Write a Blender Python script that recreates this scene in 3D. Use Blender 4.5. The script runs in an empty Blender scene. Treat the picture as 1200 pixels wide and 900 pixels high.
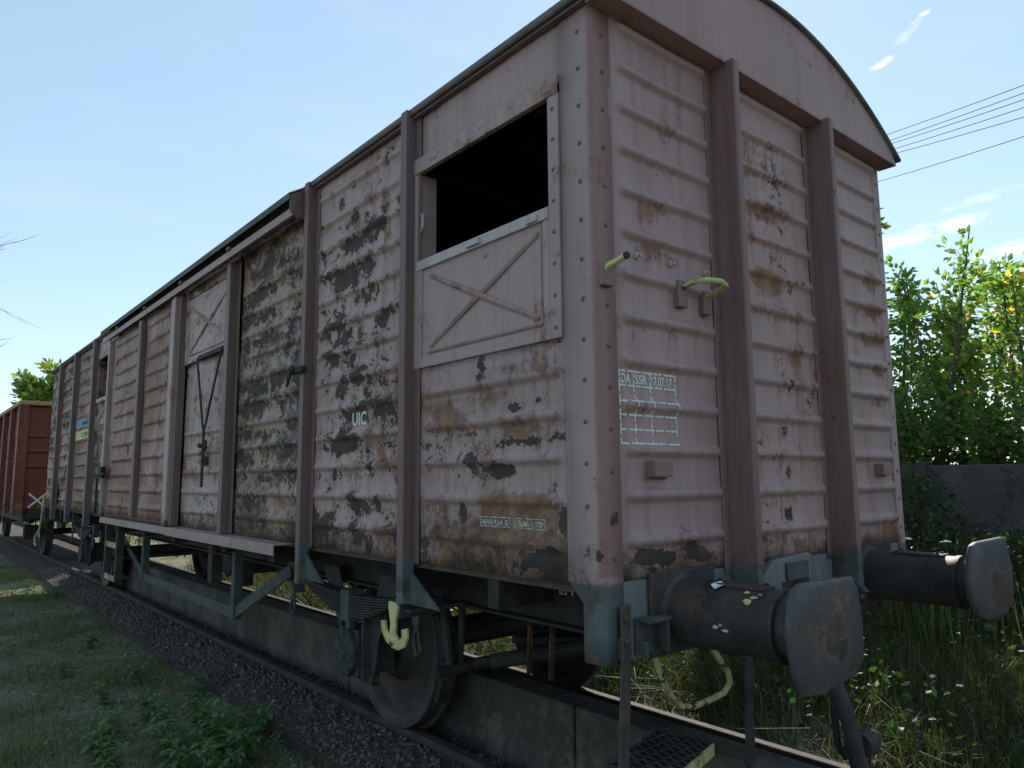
import bpy, bmesh, math, random
import numpy as np
from mathutils import Vector, Matrix
random.seed(7); rng = np.random.default_rng(11)
S = bpy.context.scene
C = S.collection
# ------------------------------------------------------------------ camera, sky, sun
def make_camera():
    yaw, p, r = math.radians(140.1528), math.radians(7.3293), math.radians(-0.5298)
    f = Vector((math.cos(p)*math.cos(yaw), math.cos(p)*math.sin(yaw), math.sin(p)))
    rt = Vector((math.sin(yaw), -math.cos(yaw), 0)); up = rt.cross(f)
    c, s = math.cos(r), math.sin(r)
    R_, U_ = c*rt+s*up, -s*rt+c*up
    cd = bpy.data.cameras.new('camera'); cam = bpy.data.objects.new('camera', cd); C.objects.link(cam)
    m = Matrix((R_, U_, -f)).transposed().to_4x4(); m.translation = (1.9188, -2.0358, 1.5706)
    cam.matrix_world = m; cd.sensor_width = 36; cd.lens = 25.786; cd.clip_start = .05; cd.clip_end = 3000
    S.camera = cam
make_camera()
SUN_AZ, SUN_EL = 125.5, 34.4
SKY, SUN, EXPO = 0.13, 4.0, 0.80
S.view_settings.view_transform = 'Standard'; S.view_settings.look = 'None'
S.view_settings.exposure = EXPO; S.view_settings.gamma = 1
sd = bpy.data.lights.new('sun', 'SUN'); sd.energy = SUN; sd.angle = math.radians(.5); sd.color = (1, .93, .82)
so = bpy.data.objects.new('sun', sd); C.objects.link(so)
sv = Vector((math.cos(math.radians(SUN_EL))*math.cos(math.radians(SUN_AZ)), math.cos(math.radians(SUN_EL))*math.sin(math.radians(SUN_AZ)), math.sin(math.radians(SUN_EL))))
so.rotation_euler = sv.to_track_quat('Z', 'Y').to_euler(); so.location = (0, 0, 30)

# ------------------------------------------------------------------ node helpers
class NT:
    def __init__(s, tree): s.t = tree; s.n = tree.nodes; s.l = tree.links
    def put(s, sock, v):
        if hasattr(v, 'links') or isinstance(v, bpy.types.NodeSocket): s.l.new(v, sock)
        else:
            if sock.type == 'RGBA' and len(v) == 3: v = (*v, 1)
            sock.default_value = v
    def m(s, op, a, b=0.0, c=None, clamp=False):
        n = s.n.new('ShaderNodeMath'); n.operation = op; n.use_clamp = clamp
        s.put(n.inputs[0], a); s.put(n.inputs[1], b)
        if c is not None: s.put(n.inputs[2], c)
        return n.outputs[0]
    def vm(s, op, a, b=(0, 0, 0), out=0, scale=None):
        n = s.n.new('ShaderNodeVectorMath'); n.operation = op
        s.put(n.inputs[0], a); s.put(n.inputs[1], b)
        if scale is not None: s.put(n.inputs[3], scale)
        return n.outputs[out]
    def mix(s, f, a, b):
        n = s.n.new('ShaderNodeMix'); n.data_type = 'RGBA'
        s.put(n.inputs[0], f); s.put(n.inputs[6], a); s.put(n.inputs[7], b); return n.outputs[2]
    def mul(s, a, b):
        n = s.n.new('ShaderNodeMix'); n.data_type = 'RGBA'; n.blend_type = 'MULTIPLY'
        s.put(n.inputs[0], 1.0); s.put(n.inputs[6], a); s.put(n.inputs[7], b); return n.outputs[2]
    def noise(s, vec, scale=5, detail=5, rough=.55, dist=0, off=(0, 0, 0), st=(1, 1, 1)):
        mp = s.n.new('ShaderNodeMapping'); s.put(mp.inputs[0], vec)
        mp.inputs[1].default_value = off; mp.inputs[3].default_value = st
        n = s.n.new('ShaderNodeTexNoise'); s.l.new(mp.outputs[0], n.inputs['Vector'])
        n.inputs['Scale'].default_value = scale; n.inputs['Detail'].default_value = detail
        n.inputs['Roughness'].default_value = rough; n.inputs['Distortion'].default_value = dist
        return n.outputs[0]
    def ss(s, v, lo, hi, a=0.0, b=1.0):
        n = s.n.new('ShaderNodeMapRange'); n.interpolation_type = 'SMOOTHSTEP'
        s.put(n.inputs[0], v); s.put(n.inputs[1], lo); s.put(n.inputs[2], hi); s.put(n.inputs[3], a); s.put(n.inputs[4], b)
        return n.outputs[0]
    def sep(s, v):
        n = s.n.new('ShaderNodeSeparateXYZ'); s.l.new(v, n.inputs[0]); return n.outputs
    def comb(s, v):
        n = s.n.new('ShaderNodeCombineXYZ')
        for i in range(3): s.put(n.inputs[i], v)
        return n.outputs[0]
def newmat(name):
    m = bpy.data.materials.new(name); m.use_nodes = True
    nt = NT(m.node_tree); b = m.node_tree.nodes['Principled BSDF']
    tc = nt.n.new('ShaderNodeTexCoord').outputs['Object']
    return m, nt, b, tc
def bump(nt, b, h, strength=.3, dist=.01):
    n = nt.n.new('ShaderNodeBump'); n.inputs['Strength'].default_value = strength; n.inputs['Distance'].default_value = dist
    nt.l.new(h, n.inputs['Height']); nt.l.new(n.outputs[0], b.inputs['Normal'])

# ------------------------------------------------------------------ world
def make_world():
    w = bpy.data.worlds.new('World'); S.world = w; w.use_nodes = True
    nt = NT(w.node_tree); bg = w.node_tree.nodes['Background']
    sky = nt.n.new('ShaderNodeTexSky'); sky.sky_type = 'NISHITA'; sky.sun_disc = False
    sky.sun_elevation = math.radians(SUN_EL); sky.sun_rotation = math.radians(90-SUN_AZ)
    sky.air_density = 1.0; sky.dust_density = .08; sky.ozone_density = .8; sky.altitude = 100
    tc = nt.n.new('ShaderNodeTexCoord').outputs['Generated']
    d = nt.vm('NORMALIZE', tc)
    tot = None
    for (c, a, bb, th, amp, off) in [((-.326, .824, .464), .014, .005, 18, .8, 1), ((-.280, .822, .497), .013, .004, 28, .6, 2),
                                ((-.300, .822, .482), .020, .005, 30, .3, 3),
                                ((-.335, .900, .278), .075, .011, 7, .7, 4), ((-.245, .936, .249), .06, .010, 9, .8, 5),
                                ((-.385, .88, .275), .03, .008, 12, .5, 6), ((-.26, .92, .31), .05, .006, 8, .3, 8)]:
        cv = Vector(c).normalized(); e1 = Vector((0, 0, 1)).cross(cv).normalized(); e1 = -e1; e2 = cv.cross(e1)
        if e2.z < 0: e2 = -e2
        t = math.radians(th); f1 = e1*math.cos(t)+e2*math.sin(t); f2 = -e1*math.sin(t)+e2*math.cos(t)
        u = nt.m('DIVIDE', nt.vm('DOT_PRODUCT', d, tuple(f1), out=1), a)
        v = nt.m('DIVIDE', nt.vm('DOT_PRODUCT', d, tuple(f2), out=1), bb)
        v = nt.m('SUBTRACT', v, f2.dot(cv)/bb); u = nt.m('SUBTRACT', u, f1.dot(cv)/a)
        r = nt.m('ADD', nt.m('MULTIPLY', u, u), nt.m('MULTIPLY', v, v))
        r = nt.m('ADD', r, nt.m('MULTIPLY', nt.m('LESS_THAN', nt.vm('DOT_PRODUCT', d, tuple(cv), out=1), 0), 99))
        nz = nt.noise(d, 28, 6, .65, .4, off=(off, off*2, 0), st=(1, 1, 2.5))
        k = nt.ss(nt.m('ADD', r, nt.m('MULTIPLY', nt.m('SUBTRACT', nz, .5), -5.0)), 1.1, -.4, 0, amp)
        tot = k if tot is None else nt.m('MAXIMUM', tot, k)
    hz = nt.sep(d)[2]
    thin = nt.m('MULTIPLY', nt.ss(nt.noise(d, 3, 6, .6, .6, st=(1, 1, 4)), .5, .8), .07)
    tot = nt.m('MAXIMUM', tot, thin)
    veil = nt.mix(.55, sky.outputs[0], (2.25, 3.15, 3.65))
    col = nt.mix(tot, veil, (5.8, 5.9, 5.8))
    nt.l.new(col, bg.inputs[0]); bg.inputs[1].default_value = SKY
make_world()

# ------------------------------------------------------------------ materials
MAUVE = (.25, .205, .215); TEAL = (.085, .115, .12)
def paint(name, base=MAUVE, D=.3, B=.2, Rr=.3, brown=0.0, zb=1.30, teal=None, blobs=(), rblobs=(), seed=0, streak=1.0, spec=.35, speck=.5, bamp=.15, warm=True, fold=False, fine=0.0, rib=None):
    m, nt, b, tc = newmat(name)
    if warm: base = (base[0]*1.36, base[1]*1.19, base[2]*1.13)
    z = nt.sep(tc)[2]
    o = (seed*3.7, seed*1.9, seed*2.3)
    n1 = nt.noise(tc, 2.1, 9, .62, .35, off=o, st=(1, 1, 1.35))
    n2 = nt.noise(tc, 11, 8, .68, .2, off=o)
    nf = nt.noise(tc, 55, 5, .6, 0, off=o)
    from statistics import NormalDist
    q = lambda cov, sd_: sd_*NormalDist().inv_cdf(1-min(.95, max(.0005, cov)))
    c_ = lambda v, k: nt.m('MULTIPLY', nt.m('SUBTRACT', v, .5), k)
    nm_ = nt.noise(tc, 5.2, 8, .66, .5, off=(o[0]+3, o[1], o[2]), st=(1, 1, 1.7))
    comb = nt.m('ADD', nt.m('ADD', nt.m('ADD', c_(n1, .75), c_(nm_, .80)), c_(n2, .62)), c_(nf, .20))
    wob = nt.m('MULTIPLY', nt.m('SUBTRACT', n2, .5), .35)
    def blobsum(bl, amp):
        acc = None
        for (bx, by, bz, rx, rz) in bl:
            dv = nt.vm('SUBTRACT', tc, (bx, by, bz)); dv = nt.vm('MULTIPLY', dv, (1/rx, 1/rx, 1/rz))
            L = nt.vm('LENGTH', dv, out=1)
            k = nt.ss(L, 1.35, .1, 0, amp)
            acc = k if acc is None else nt.m('MAXIMUM', acc, k)
        return acc
    if rib:
        ph = nt.m('MULTIPLY', nt.m('SUBTRACT', z, rib[0]), 2*math.pi/rib[1])
        comb = nt.m('ADD', comb, nt.m('MULTIPLY', nt.m('COSINE', nt.m('ADD', ph, 2.2)), rib[2]))
    if blobs: comb = nt.m('ADD', comb, blobsum(blobs, bamp))
    low = nt.ss(nt.m('ADD', z, wob), zb+.10, zb-.12)      # rotten lower edge
    comb = nt.m('ADD', comb, nt.m('MULTIPLY', low, .05))
    td = q(D, .105)
    dark = nt.ss(comb, td, td+.008)
    rim = nt.m('SUBTRACT', nt.ss(comb, td-.020, td-.003), dark, clamp=True)
    # base paint
    big = nt.noise(tc, .9, 4, .5, off=(5+seed, 1, 2))
    stk = nt.noise(tc, 1, 9, .72, .8, off=o, st=(11, 11, .8))
    col = nt.mix(nt.ss(big, .3, .7), tuple(c*.9 for c in base), tuple(min(1, c*1.1) for c in base))
    col = nt.mix(nt.ss(stk, .45, .72, 0, .6*streak), col, (base[0]*.62, base[1]*.50, base[2]*.44))
    col = nt.mix(nt.ss(stk, .5, .25, 0, .28*streak), col, tuple(min(1, c*1.3) for c in base))
    if teal is not None:
        col = nt.mix(nt.ss(nt.m('ADD', z, nt.m('MULTIPLY', wob, .06)), teal+.012, teal-.012), col, TEAL)
    # older beige coat showing
    runs = nt.m('MULTIPLY', nt.ss(comb, td-.20, td-.02), nt.ss(stk, .50, .62))
    nb = nt.m('ADD', c_(nt.noise(tc, 3.3, 8, .65, .3, off=(9+seed, 4, 1)), 1.0), c_(nt.noise(tc, 34, 6, .7, off=(2, seed, 1)), .55))
    tb = q(B, .105)
    bm = nt.ss(nb, tb, tb+.05)
    col = nt.mix(nt.m('MULTIPLY', bm, .75), col, (.27, .205, .135))
    # rust bloom
    nr = nt.m('ADD', c_(nt.noise(tc, 2.4, 8, .62, .2, off=(1, 8+seed, 3), st=(1, 1, 1.6)), 1.0), c_(nt.noise(tc, 26, 7, .75, off=(4, 2, seed)), .55))
    if rib: nr = nt.m('ADD', nr, nt.m('MULTIPLY', nt.m('COSINE', nt.m('ADD', ph, .9)), .035))
    if rblobs: nr = nt.m('ADD', nr, blobsum(rblobs, .17))
    nr = nt.m('ADD', nr, nt.m('MULTIPLY', low, .16))
    nr = nt.m('ADD', nr, nt.m('MULTIPLY', nt.ss(stk, .45, .75), .12*streak))
    tr = q(Rr, .105)
    rm = nt.ss(nr, tr, tr+.15)
    rc = nt.mix(nt.ss(n2, .35, .65), (.10, .045, .026), (.27, .145, .065))
    col = nt.mix(nt.m('MULTIPLY', rm, .8), col, rc)
    if brown: col = nt.mix(nt.ss(nt.m('ADD', nt.m('MULTIPLY', n1, .5), nt.m('MULTIPLY', stk, .5)), .38, .55, 0, min(1, brown)), col, (.165, .070, .045))
    halo = nt.m('MULTIPLY', nt.ss(comb, td-.09, td-.005), nt.ss(nf, .38, .58))
    col = nt.mix(nt.m('MULTIPLY', halo, .62), col, rc)
    col = nt.mix(nt.m('MULTIPLY', runs, .6), col, (.17, .085, .045))
    if fine:
        nfi = nt.m('ADD', c_(nt.noise(tc, 17, 8, .72, .3, off=(seed, 7, 2), st=(1, 1, 1.2)), 1.0), c_(n1, .8))
        tf = q(fine, .09)
        col = nt.mix(nt.ss(nfi, tf-.05, tf, 0, .5), col, rc)
        col = nt.mix(nt.ss(nfi, tf, tf+.012), col, nt.mix(nt.ss(nf, .4, .6), (.042, .035, .033), (.085, .058, .044)))
    if fold:
        x = nt.sep(tc)[0]; fy = nt.sep(tc)[1]
        fm = nt.m('MULTIPLY', nt.ss(nt.m('ADD', x, nt.m('MULTIPLY', wob, .06)), -.035, -.008), nt.ss(fy, 1.3, 1.2))
        col = nt.mix(nt.m('MULTIPLY', fm, nt.ss(z, 1.19, 1.21, 0, .75)), col, (.215, .105, .095))
    # fine chips
    ch = nt.noise(tc, 48, 5, .7, .3, off=(seed, 0, 4))
    chm = nt.m('MULTIPLY', nt.ss(ch, .685-.05*speck, .70-.05*speck), nt.ss(nr, tr-.10, tr+.02))
    col = nt.mix(chm, col, (.05, .035, .03))
    col = nt.mix(nt.m('MULTIPLY', rim, .6), col, tuple(min(1, c*1.45) for c in base))
    dc = nt.mix(nt.ss(nt.noise(tc, 7, 6, .7, off=(seed, 6, 1)), .4, .7), (.042, .034, .031), (.100, .066, .047))
    col = nt.mix(dark, col, dc)
    lowd = nt.m('MULTIPLY', low, nt.ss(nt.noise(tc, 4.5, 8, .7, .3, off=(seed, 1, 9)), .45, .62))
    col = nt.mix(nt.m('MULTIPLY', lowd, .85), col, (.04, .03, .026))
    nt.l.new(col, b.inputs['Base Color'])
    rg = nt.m('ADD', .52, nt.m('MULTIPLY', nt.m('MAXIMUM', rm, dark), .33)); nt.l.new(rg, b.inputs['Roughness'])
    b.inputs['Specular IOR Level'].default_value = spec
    h = nt.m('ADD', nt.m('MULTIPLY', dark, -1.0), nt.m('MULTIPLY', nt.m('MULTIPLY', rm, nf), .8))
    h = nt.m('ADD', h, nt.m('MULTIPLY', rim, .8)); h = nt.m('ADD', h, nt.m('MULTIPLY', n2, .5)); h = nt.m('ADD', h, nt.m('MULTIPLY', chm, -.6))
    bump(nt, b, h, .45, .003)
    return m
def grimy(name, c1, c2, rust=.3, rough=.75, metal=0.0, scale=8, c3=(.16, .07, .035), bs=.5, bd=.004, spec=.3):
    m, nt, b, tc = newmat(name)
    a = nt.noise(tc, scale, 8, .65, .2); f = nt.noise(tc, scale*6, 5, .65, off=(3, 1, 2)); g = nt.noise(tc, scale*.4, 6, .6, .4, off=(7, 7, 1))
    col = nt.mix(nt.ss(a, .35, .65), c1, c2)
    rm = nt.ss(nt.m('ADD', nt.m('MULTIPLY', g, .6), nt.m('MULTIPLY', f, .4)), .62-rust*.2, .70-rust*.2)
    col = nt.mix(nt.m('MULTIPLY', rm, .85), col, c3)
    nt.l.new(col, b.inputs['Base Color']); b.inputs['Roughness'].default_value = rough; b.inputs['Metallic'].default_value = metal
    b.inputs['Specular IOR Level'].default_value = spec
    bump(nt, b, nt.m('ADD', nt.m('MULTIPLY', a, .6), f), bs, bd)
    return m
M = {}
P2 = [(-1.75, 0, 3.05), (-2.05, 0, 2.98), (-2.12, 0, 2.8), (-1.8, 0, 2.62), (-2.2, 0, 2.56), (-1.62, 0, 2.45), (-2.0, 0, 2.38), (-2.3, 0, 2.4), (-2.15, 0, 2.12),
      (-1.8, 0, 2.14), (-1.6, 0, 1.98), (-1.55, 0, 1.9), (-2.1, 0, 1.8), (-1.8, 0, 1.68), (-2.3, 0, 1.85), (-1.6, 0, 1.7), (-1.75, 0, 1.48), (-1.95, 0, 1.47), (-2.3, 0, 1.3)]
M['bay_peeled'] = paint('peeling_mauve_paint', rib=(1.305, .1745, 0.022), D=.18, B=.16, Rr=.34, seed=1, bamp=.15, fine=.05, speck=1.0, blobs=[(x, y, z, .19, .11) for x, y, z in P2])
M['bay_near'] = paint('worn_mauve_paint', rib=(1.305, .1745, 0.03), D=.03, B=.2, Rr=.34, seed=2, zb=1.36, fine=.06, speck=.9,
    blobs=[(-.74, 0, 2.06, .06, .10), (-.50, 0, 1.87, .14, .07), (-.33, 0, 1.90, .05, .07), (-.6, 0, 1.60, .14, .05), (-.35, 0, 1.72, .3, .06), (-.88, 0, 1.42, .07, .08), (-1.05, 0, 1.40, .08, .08), (-.8, 0, 1.66, .07, .05), (-.30, 0, 1.25, .36, .11), (-1.22, 0, 1.22, .10, .13), (-.2, 0, 1.37, .06, .12)], bamp=.26,
    rblobs=[(-.45, 0, 1.72, .36, .12), (-.5, 0, 1.45, .3, .12), (-1.0, 0, 1.88, .2, .10), (-.45, 0, 2.05, .3, .08), (-.5, 0, 1.25, .6, .12)])
M['bay_heavy'] = paint('heavily_flaked_paint', rib=(1.305, .1745, 0.045), base=(.235, .195, .19), D=.34, B=.62, Rr=.42, seed=3, fine=.40, speck=1.0, bamp=.11,
    blobs=[(-3.6, 0, z, .50, .075) for z in (3.0, 2.80, 2.62, 2.26, 2.08, 1.90, 1.7)])
M['bay_vent'] = paint('chalky_mauve_paint', rib=(1.305, .1745, 0.02), base=(.27, .23, .235), D=.06, B=.3, Rr=.28, seed=4, fine=.10, speck=.9)
M['door'] = paint('rusting_door_paint', rib=(1.305, .1745, 0.04), base=(.23, .18, .175), D=.03, B=.08, Rr=.35, brown=.9, fine=.04, seed=5, zb=1.15)
M['bay_far'] = paint('far_flaked_paint', rib=(1.305, .1745, 0.04), base=(.23, .185, .18), D=.32, B=.35, Rr=.35, brown=.35, fine=.3, seed=6)
M['bay_far_brown'] = paint('far_rusty_paint', rib=(1.305, .1745, 0.04), base=(.22, .17, .15), D=.07, B=.12, Rr=.4, brown=.95, fine=.08, seed=7)
M['smooth'] = paint('mauve_sheet_paint', D=.004, B=.03, Rr=.15, streak=.8, speck=1.0, seed=8, zb=1.25, teal=1.175, bamp=.3, fold=True, blobs=[(0, .06, 1.42, .05, .06), (-.07, 0, 1.27, .05, .05), (-.02, 0, 1.27, .04, .05)],
    rblobs=[(-.05, .0, 1.3, .15, .08)])
M['post'] = paint('dark_mauve_post_paint', base=(.112, .084, .088), D=.01, B=.0, Rr=.10, seed=9, zb=1.15, teal=1.18)
M['endpost'] = paint('end_post_paint', base=(.145, .105, .108), D=.02, B=.02, Rr=.08, seed=10, zb=1.25, teal=1.19)
M['end'] = paint('end_wall_paint', rib=(1.324, .1775, .02), base=(.25, .19, .20), D=.002, B=.06, Rr=.09, seed=11, zb=1.29, teal=1.19, speck=.8, bamp=.34,
    blobs=[(0, .55, 1.245, .42, .085), (0, .3, 1.26, .2, .05)],
    rblobs=[(0, .42, 2.50, .22, .07), (0, .45, 2.68, .2, .07)])
M['end_mid'] = paint('end_wall_paint_flaked', rib=(1.324, .1775, .02), base=(.255, .195, .20), D=.02, B=.12, Rr=.15, seed=12, fine=.03, zb=1.27, teal=1.19, speck=.9, bamp=.24,
    blobs=[(0, 1.38, 2.0, .04, .09), (0, 1.3, 1.78, .06, .06), (0, 1.42, 1.7, .06, .05), (0, 1.34, 1.58, .05, .09), (0, 1.15, 1.36, .11, .10), (0, 1.32, 1.36, .05, .07), (0, 1.0, 1.28, .2, .05), (0, .97, 1.4, .03, .1)],
    rblobs=[(0, 1.45, 2.16, .1, .08), (0, 1.5, 2.36, .11, .09), (0, 1.3, 2.9, .2, .08), (0, 1.2, 2.55, .25, .1), (0, 1.3, 1.5, .1, .3), (0, 1.2, 1.25, .5, .06)])
M['end_far'] = paint('end_wall_paint_far', rib=(1.324, .1775, .02), base=(.24, .185, .19), D=.012, B=.1, Rr=.18, seed=13, zb=1.29, teal=1.19,
    rblobs=[(0, 2.33, z, .16, .07) for z in (1.2, 2.0, 2.18, 2.36, 2.54, 2.74)])
M['gable'] = paint('gable_red_paint', base=(.235, .165, .165), D=.002, B=.03, Rr=.2, streak=.5, seed=14, zb=0)
M['silver'] = paint('bare_steel_strip', base=(.30, .30, .31), D=.01, B=0, Rr=.08, seed=15, zb=0)
M['stepboard'] = paint('step_board_paint', base=(.24, .20, .20), D=.001, B=.03, Rr=.1, seed=16, zb=0)
M['tealm'] = paint('teal_grey_paint', base=(.10, .13, .135), D=.008, B=0, Rr=.12, seed=17, zb=.8)
M['grime'] = grimy('oily_black_metal', (.018, .018, .019), (.042, .038, .035), rust=.25)
M['frame'] = grimy('grimy_frame_metal', (.028, .030, .030), (.052, .055, .053), rust=.2)
M['frame_teal'] = grimy('grimy_teal_metal', (.045, .057, .057), (.082, .098, .094), rust=.15)
M['buffer'] = grimy('buffer_metal', (.028, .027, .028), (.055, .050, .047), rust=.3, rough=.6, c3=(.09, .05, .032))
M['bufferhead'] = paint('buffer_face_paint', base=(.058, .060, .066), D=.05, B=.02, Rr=.25, seed=31, fine=.12, zb=-5, warm=False, streak=.6, bamp=.12,
    blobs=[(.63, .42, .98, .15, .14), (.63, 2.1, 1.0, .2, .12)], rblobs=[(.63, .52, 1.12, .12, .07), (.63, .42, 1.02, .12, .1)])
M['ridge'] = paint('rusty_ridge_paint', base=(.215, .165, .16), D=.02, B=.04, Rr=.36, seed=33, zb=-5)
M['wheel'] = grimy('wheel_steel', (.035, .033, .032), (.06, .055, .05), rust=.3, rough=.65, metal=.0)
M['rail'] = grimy('rusty_rail', (.035, .028, .025), (.06, .048, .04), rust=.4, rough=.8, c3=(.05, .03, .02))
M['yellow'] = paint('chipped_yellow_paint', base=(.48, .47, .21), D=.10, B=0, Rr=.25, seed=21, zb=-5, warm=False)
M['paleyellow'] = paint('faded_cream_paint', base=(.42, .40, .20), D=.12, B=0, Rr=.45, seed=22, zb=-5, warm=False)
M['roof'] = grimy('roof_sheet', (.07, .08, .075), (.12, .13, .12), rust=.35, scale=3)
M['concrete'] = grimy('stained_concrete', (.058, .056, .05), (.115, .105, .088), rust=.6, rough=.9, c3=(.045, .042, .036), scale=2.5, bs=.9, bd=.015)
M['darkconcrete'] = grimy('weathered_concrete', (.055, .057, .055), (.09, .09, .085), rust=.25, rough=.92, c3=(.035, .038, .03), scale=2, bs=.7, bd=.01)
M['inner'] = grimy('inner_lining', (.30, .25, .20), (.38, .32, .27), rust=.2)
M['wood'] = grimy('old_sleeper_wood', (.05, .042, .035), (.085, .07, .055), rust=.2)
M['hose'] = grimy('black_rubber', (.02, .02, .02), (.04, .04, .04), rust=.0, rough=.6)
M['red'] = paint('red_oxide_paint', base=(.115, .032, .026), D=.02, B=.03, Rr=.2, seed=25, zb=1.2)
M['redrim'] = grimy('rusty_rim', (.26, .18, .09), (.40, .29, .15), rust=.2)
def plain(name, col, rough=.7, wear=0.25, scale=30, wearcol=None):
    m, nt, b, tc = newmat(name)
    n = nt.noise(tc, scale, 6, .7)
    wc = wearcol or tuple(c*.35 for c in col)
    c = nt.mix(nt.ss(n, .62-wear*.2, .72-wear*.2), col, wc)
    nt.l.new(c, b.inputs['Base Color']); b.inputs['Roughness'].default_value = rough; return m
M['white'] = plain('white_stencil_paint', (.58, .66, .62), wear=.42, scale=45, wearcol=(.36, .33, .32))
M['faded'] = plain('faded_stencil_paint', (.50, .53, .46), wear=.75, scale=60, wearcol=(.34, .29, .27))
M['blue'] = plain('blue_placard_paint', (.16, .29, .42), wear=.5, scale=14, wearcol=(.10, .12, .14))
M['lime'] = plain('yellow_green_placard_paint', (.50, .56, .22), wear=.4, scale=12, wearcol=(.22, .22, .12))
M['paper'] = plain('paper_label', (.62, .72, .72), wear=.0)
M['wire'] = plain('cable', (.10, .10, .10), wear=0)
M['umbel'] = plain('white_petals', (.72, .74, .66), wear=.1)
def stone_mat():
    m, nt, b, tc = newmat('track_stone')
    g = nt.n.new('ShaderNodeAttribute'); g.attribute_name = 'tint'
    f = nt.noise(tc, 40, 4, .6)
    nt.l.new(nt.mix(nt.ss(f, .3, .7, 0, .5), g.outputs[0], (.06, .05, .045)), b.inputs['Base Color']); b.inputs['Roughness'].default_value = .9
    return m
M['stone'] = stone_mat()
def leaf_mat(name, trans=.45, sheen=.4):
    m = bpy.data.materials.new(name); m.use_nodes = True; nt = NT(m.node_tree); nt.n.clear()
    out = nt.n.new('ShaderNodeOutputMaterial'); at = nt.n.new('ShaderNodeAttribute'); at.attribute_name = 'tint'
    p = nt.n.new('ShaderNodeBsdfPrincipled'); p.inputs['Roughness'].default_value = .5; p.inputs['Specular IOR Level'].default_value = sheen
    t = nt.n.new('ShaderNodeBsdfTranslucent'); mx = nt.n.new('ShaderNodeMixShader'); mx.inputs[0].default_value = trans
    nt.l.new(at.outputs[0], p.inputs['Base Color'])
    nt.l.new(nt.mul(at.outputs[0], (1.5, 1.55, .7)), t.inputs[0])
    nt.l.new(p.outputs[0], mx.inputs[1]); nt.l.new(t.outputs[0], mx.inputs[2]); nt.l.new(mx.outputs[0], out.inputs[0])
    return m
M['leaf'] = leaf_mat('leaves'); M['treeleaf'] = leaf_mat('tree_leaves', .55, .5); M['grass'] = leaf_mat('grass_blades', .3, .2)
M['bark'] = grimy('bark', (.08, .065, .05), (.14, .115, .09), rust=.1, scale=14)
def ground_mat():
    m, nt, b, tc = newmat('soil_and_moss')
    y = nt.sep(tc)[1]
    a = nt.noise(tc, .8, 8, .65); f = nt.noise(tc, 22, 8, .7, off=(1, 3, 2)); g = nt.noise(tc, 3, 8, .7, .3, off=(3, 3, 1))
    col = nt.mix(nt.ss(g, .4, .62), (.20, .175, .13), (.10, .13, .06))
    col = nt.mix(nt.ss(a, .5, .65, 0, .7), col, (.26, .23, .175))
    col = nt.mix(nt.ss(f, .5, .75, 0, .8), col, (.24, .22, .175))
    nt.l.new(col, b.inputs['Base Color']); b.inputs['Roughness'].default_value = .95; b.inputs['Specular IOR Level'].default_value = .1
    bump(nt, b, nt.m('ADD', g, f), .9, .03); return m
M['soil'] = ground_mat()
def ballast_mat():
    m, nt, b, tc = newmat('dark_ballast')
    f = nt.noise(tc, 30, 8, .7, off=(1, 3, 2)); v = nt.n.new('ShaderNodeTexVoronoi'); nt.l.new(tc, v.inputs['Vector']); v.inputs['Scale'].default_value = 22
    col = nt.mix(nt.ss(f, .35, .7), (.04, .035, .03), (.12, .10, .085))
    nt.l.new(nt.mul(col, nt.mix(v.outputs['Distance'], (1.3, 1.3, 1.3), (.5, .5, .5))), b.inputs['Base Color']); b.inputs['Roughness'].default_value = .95
    bump(nt, b, nt.m('SUBTRACT', f, v.outputs['Distance']), 1.0, .03); return m
M['ballast'] = ballast_mat()

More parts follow.
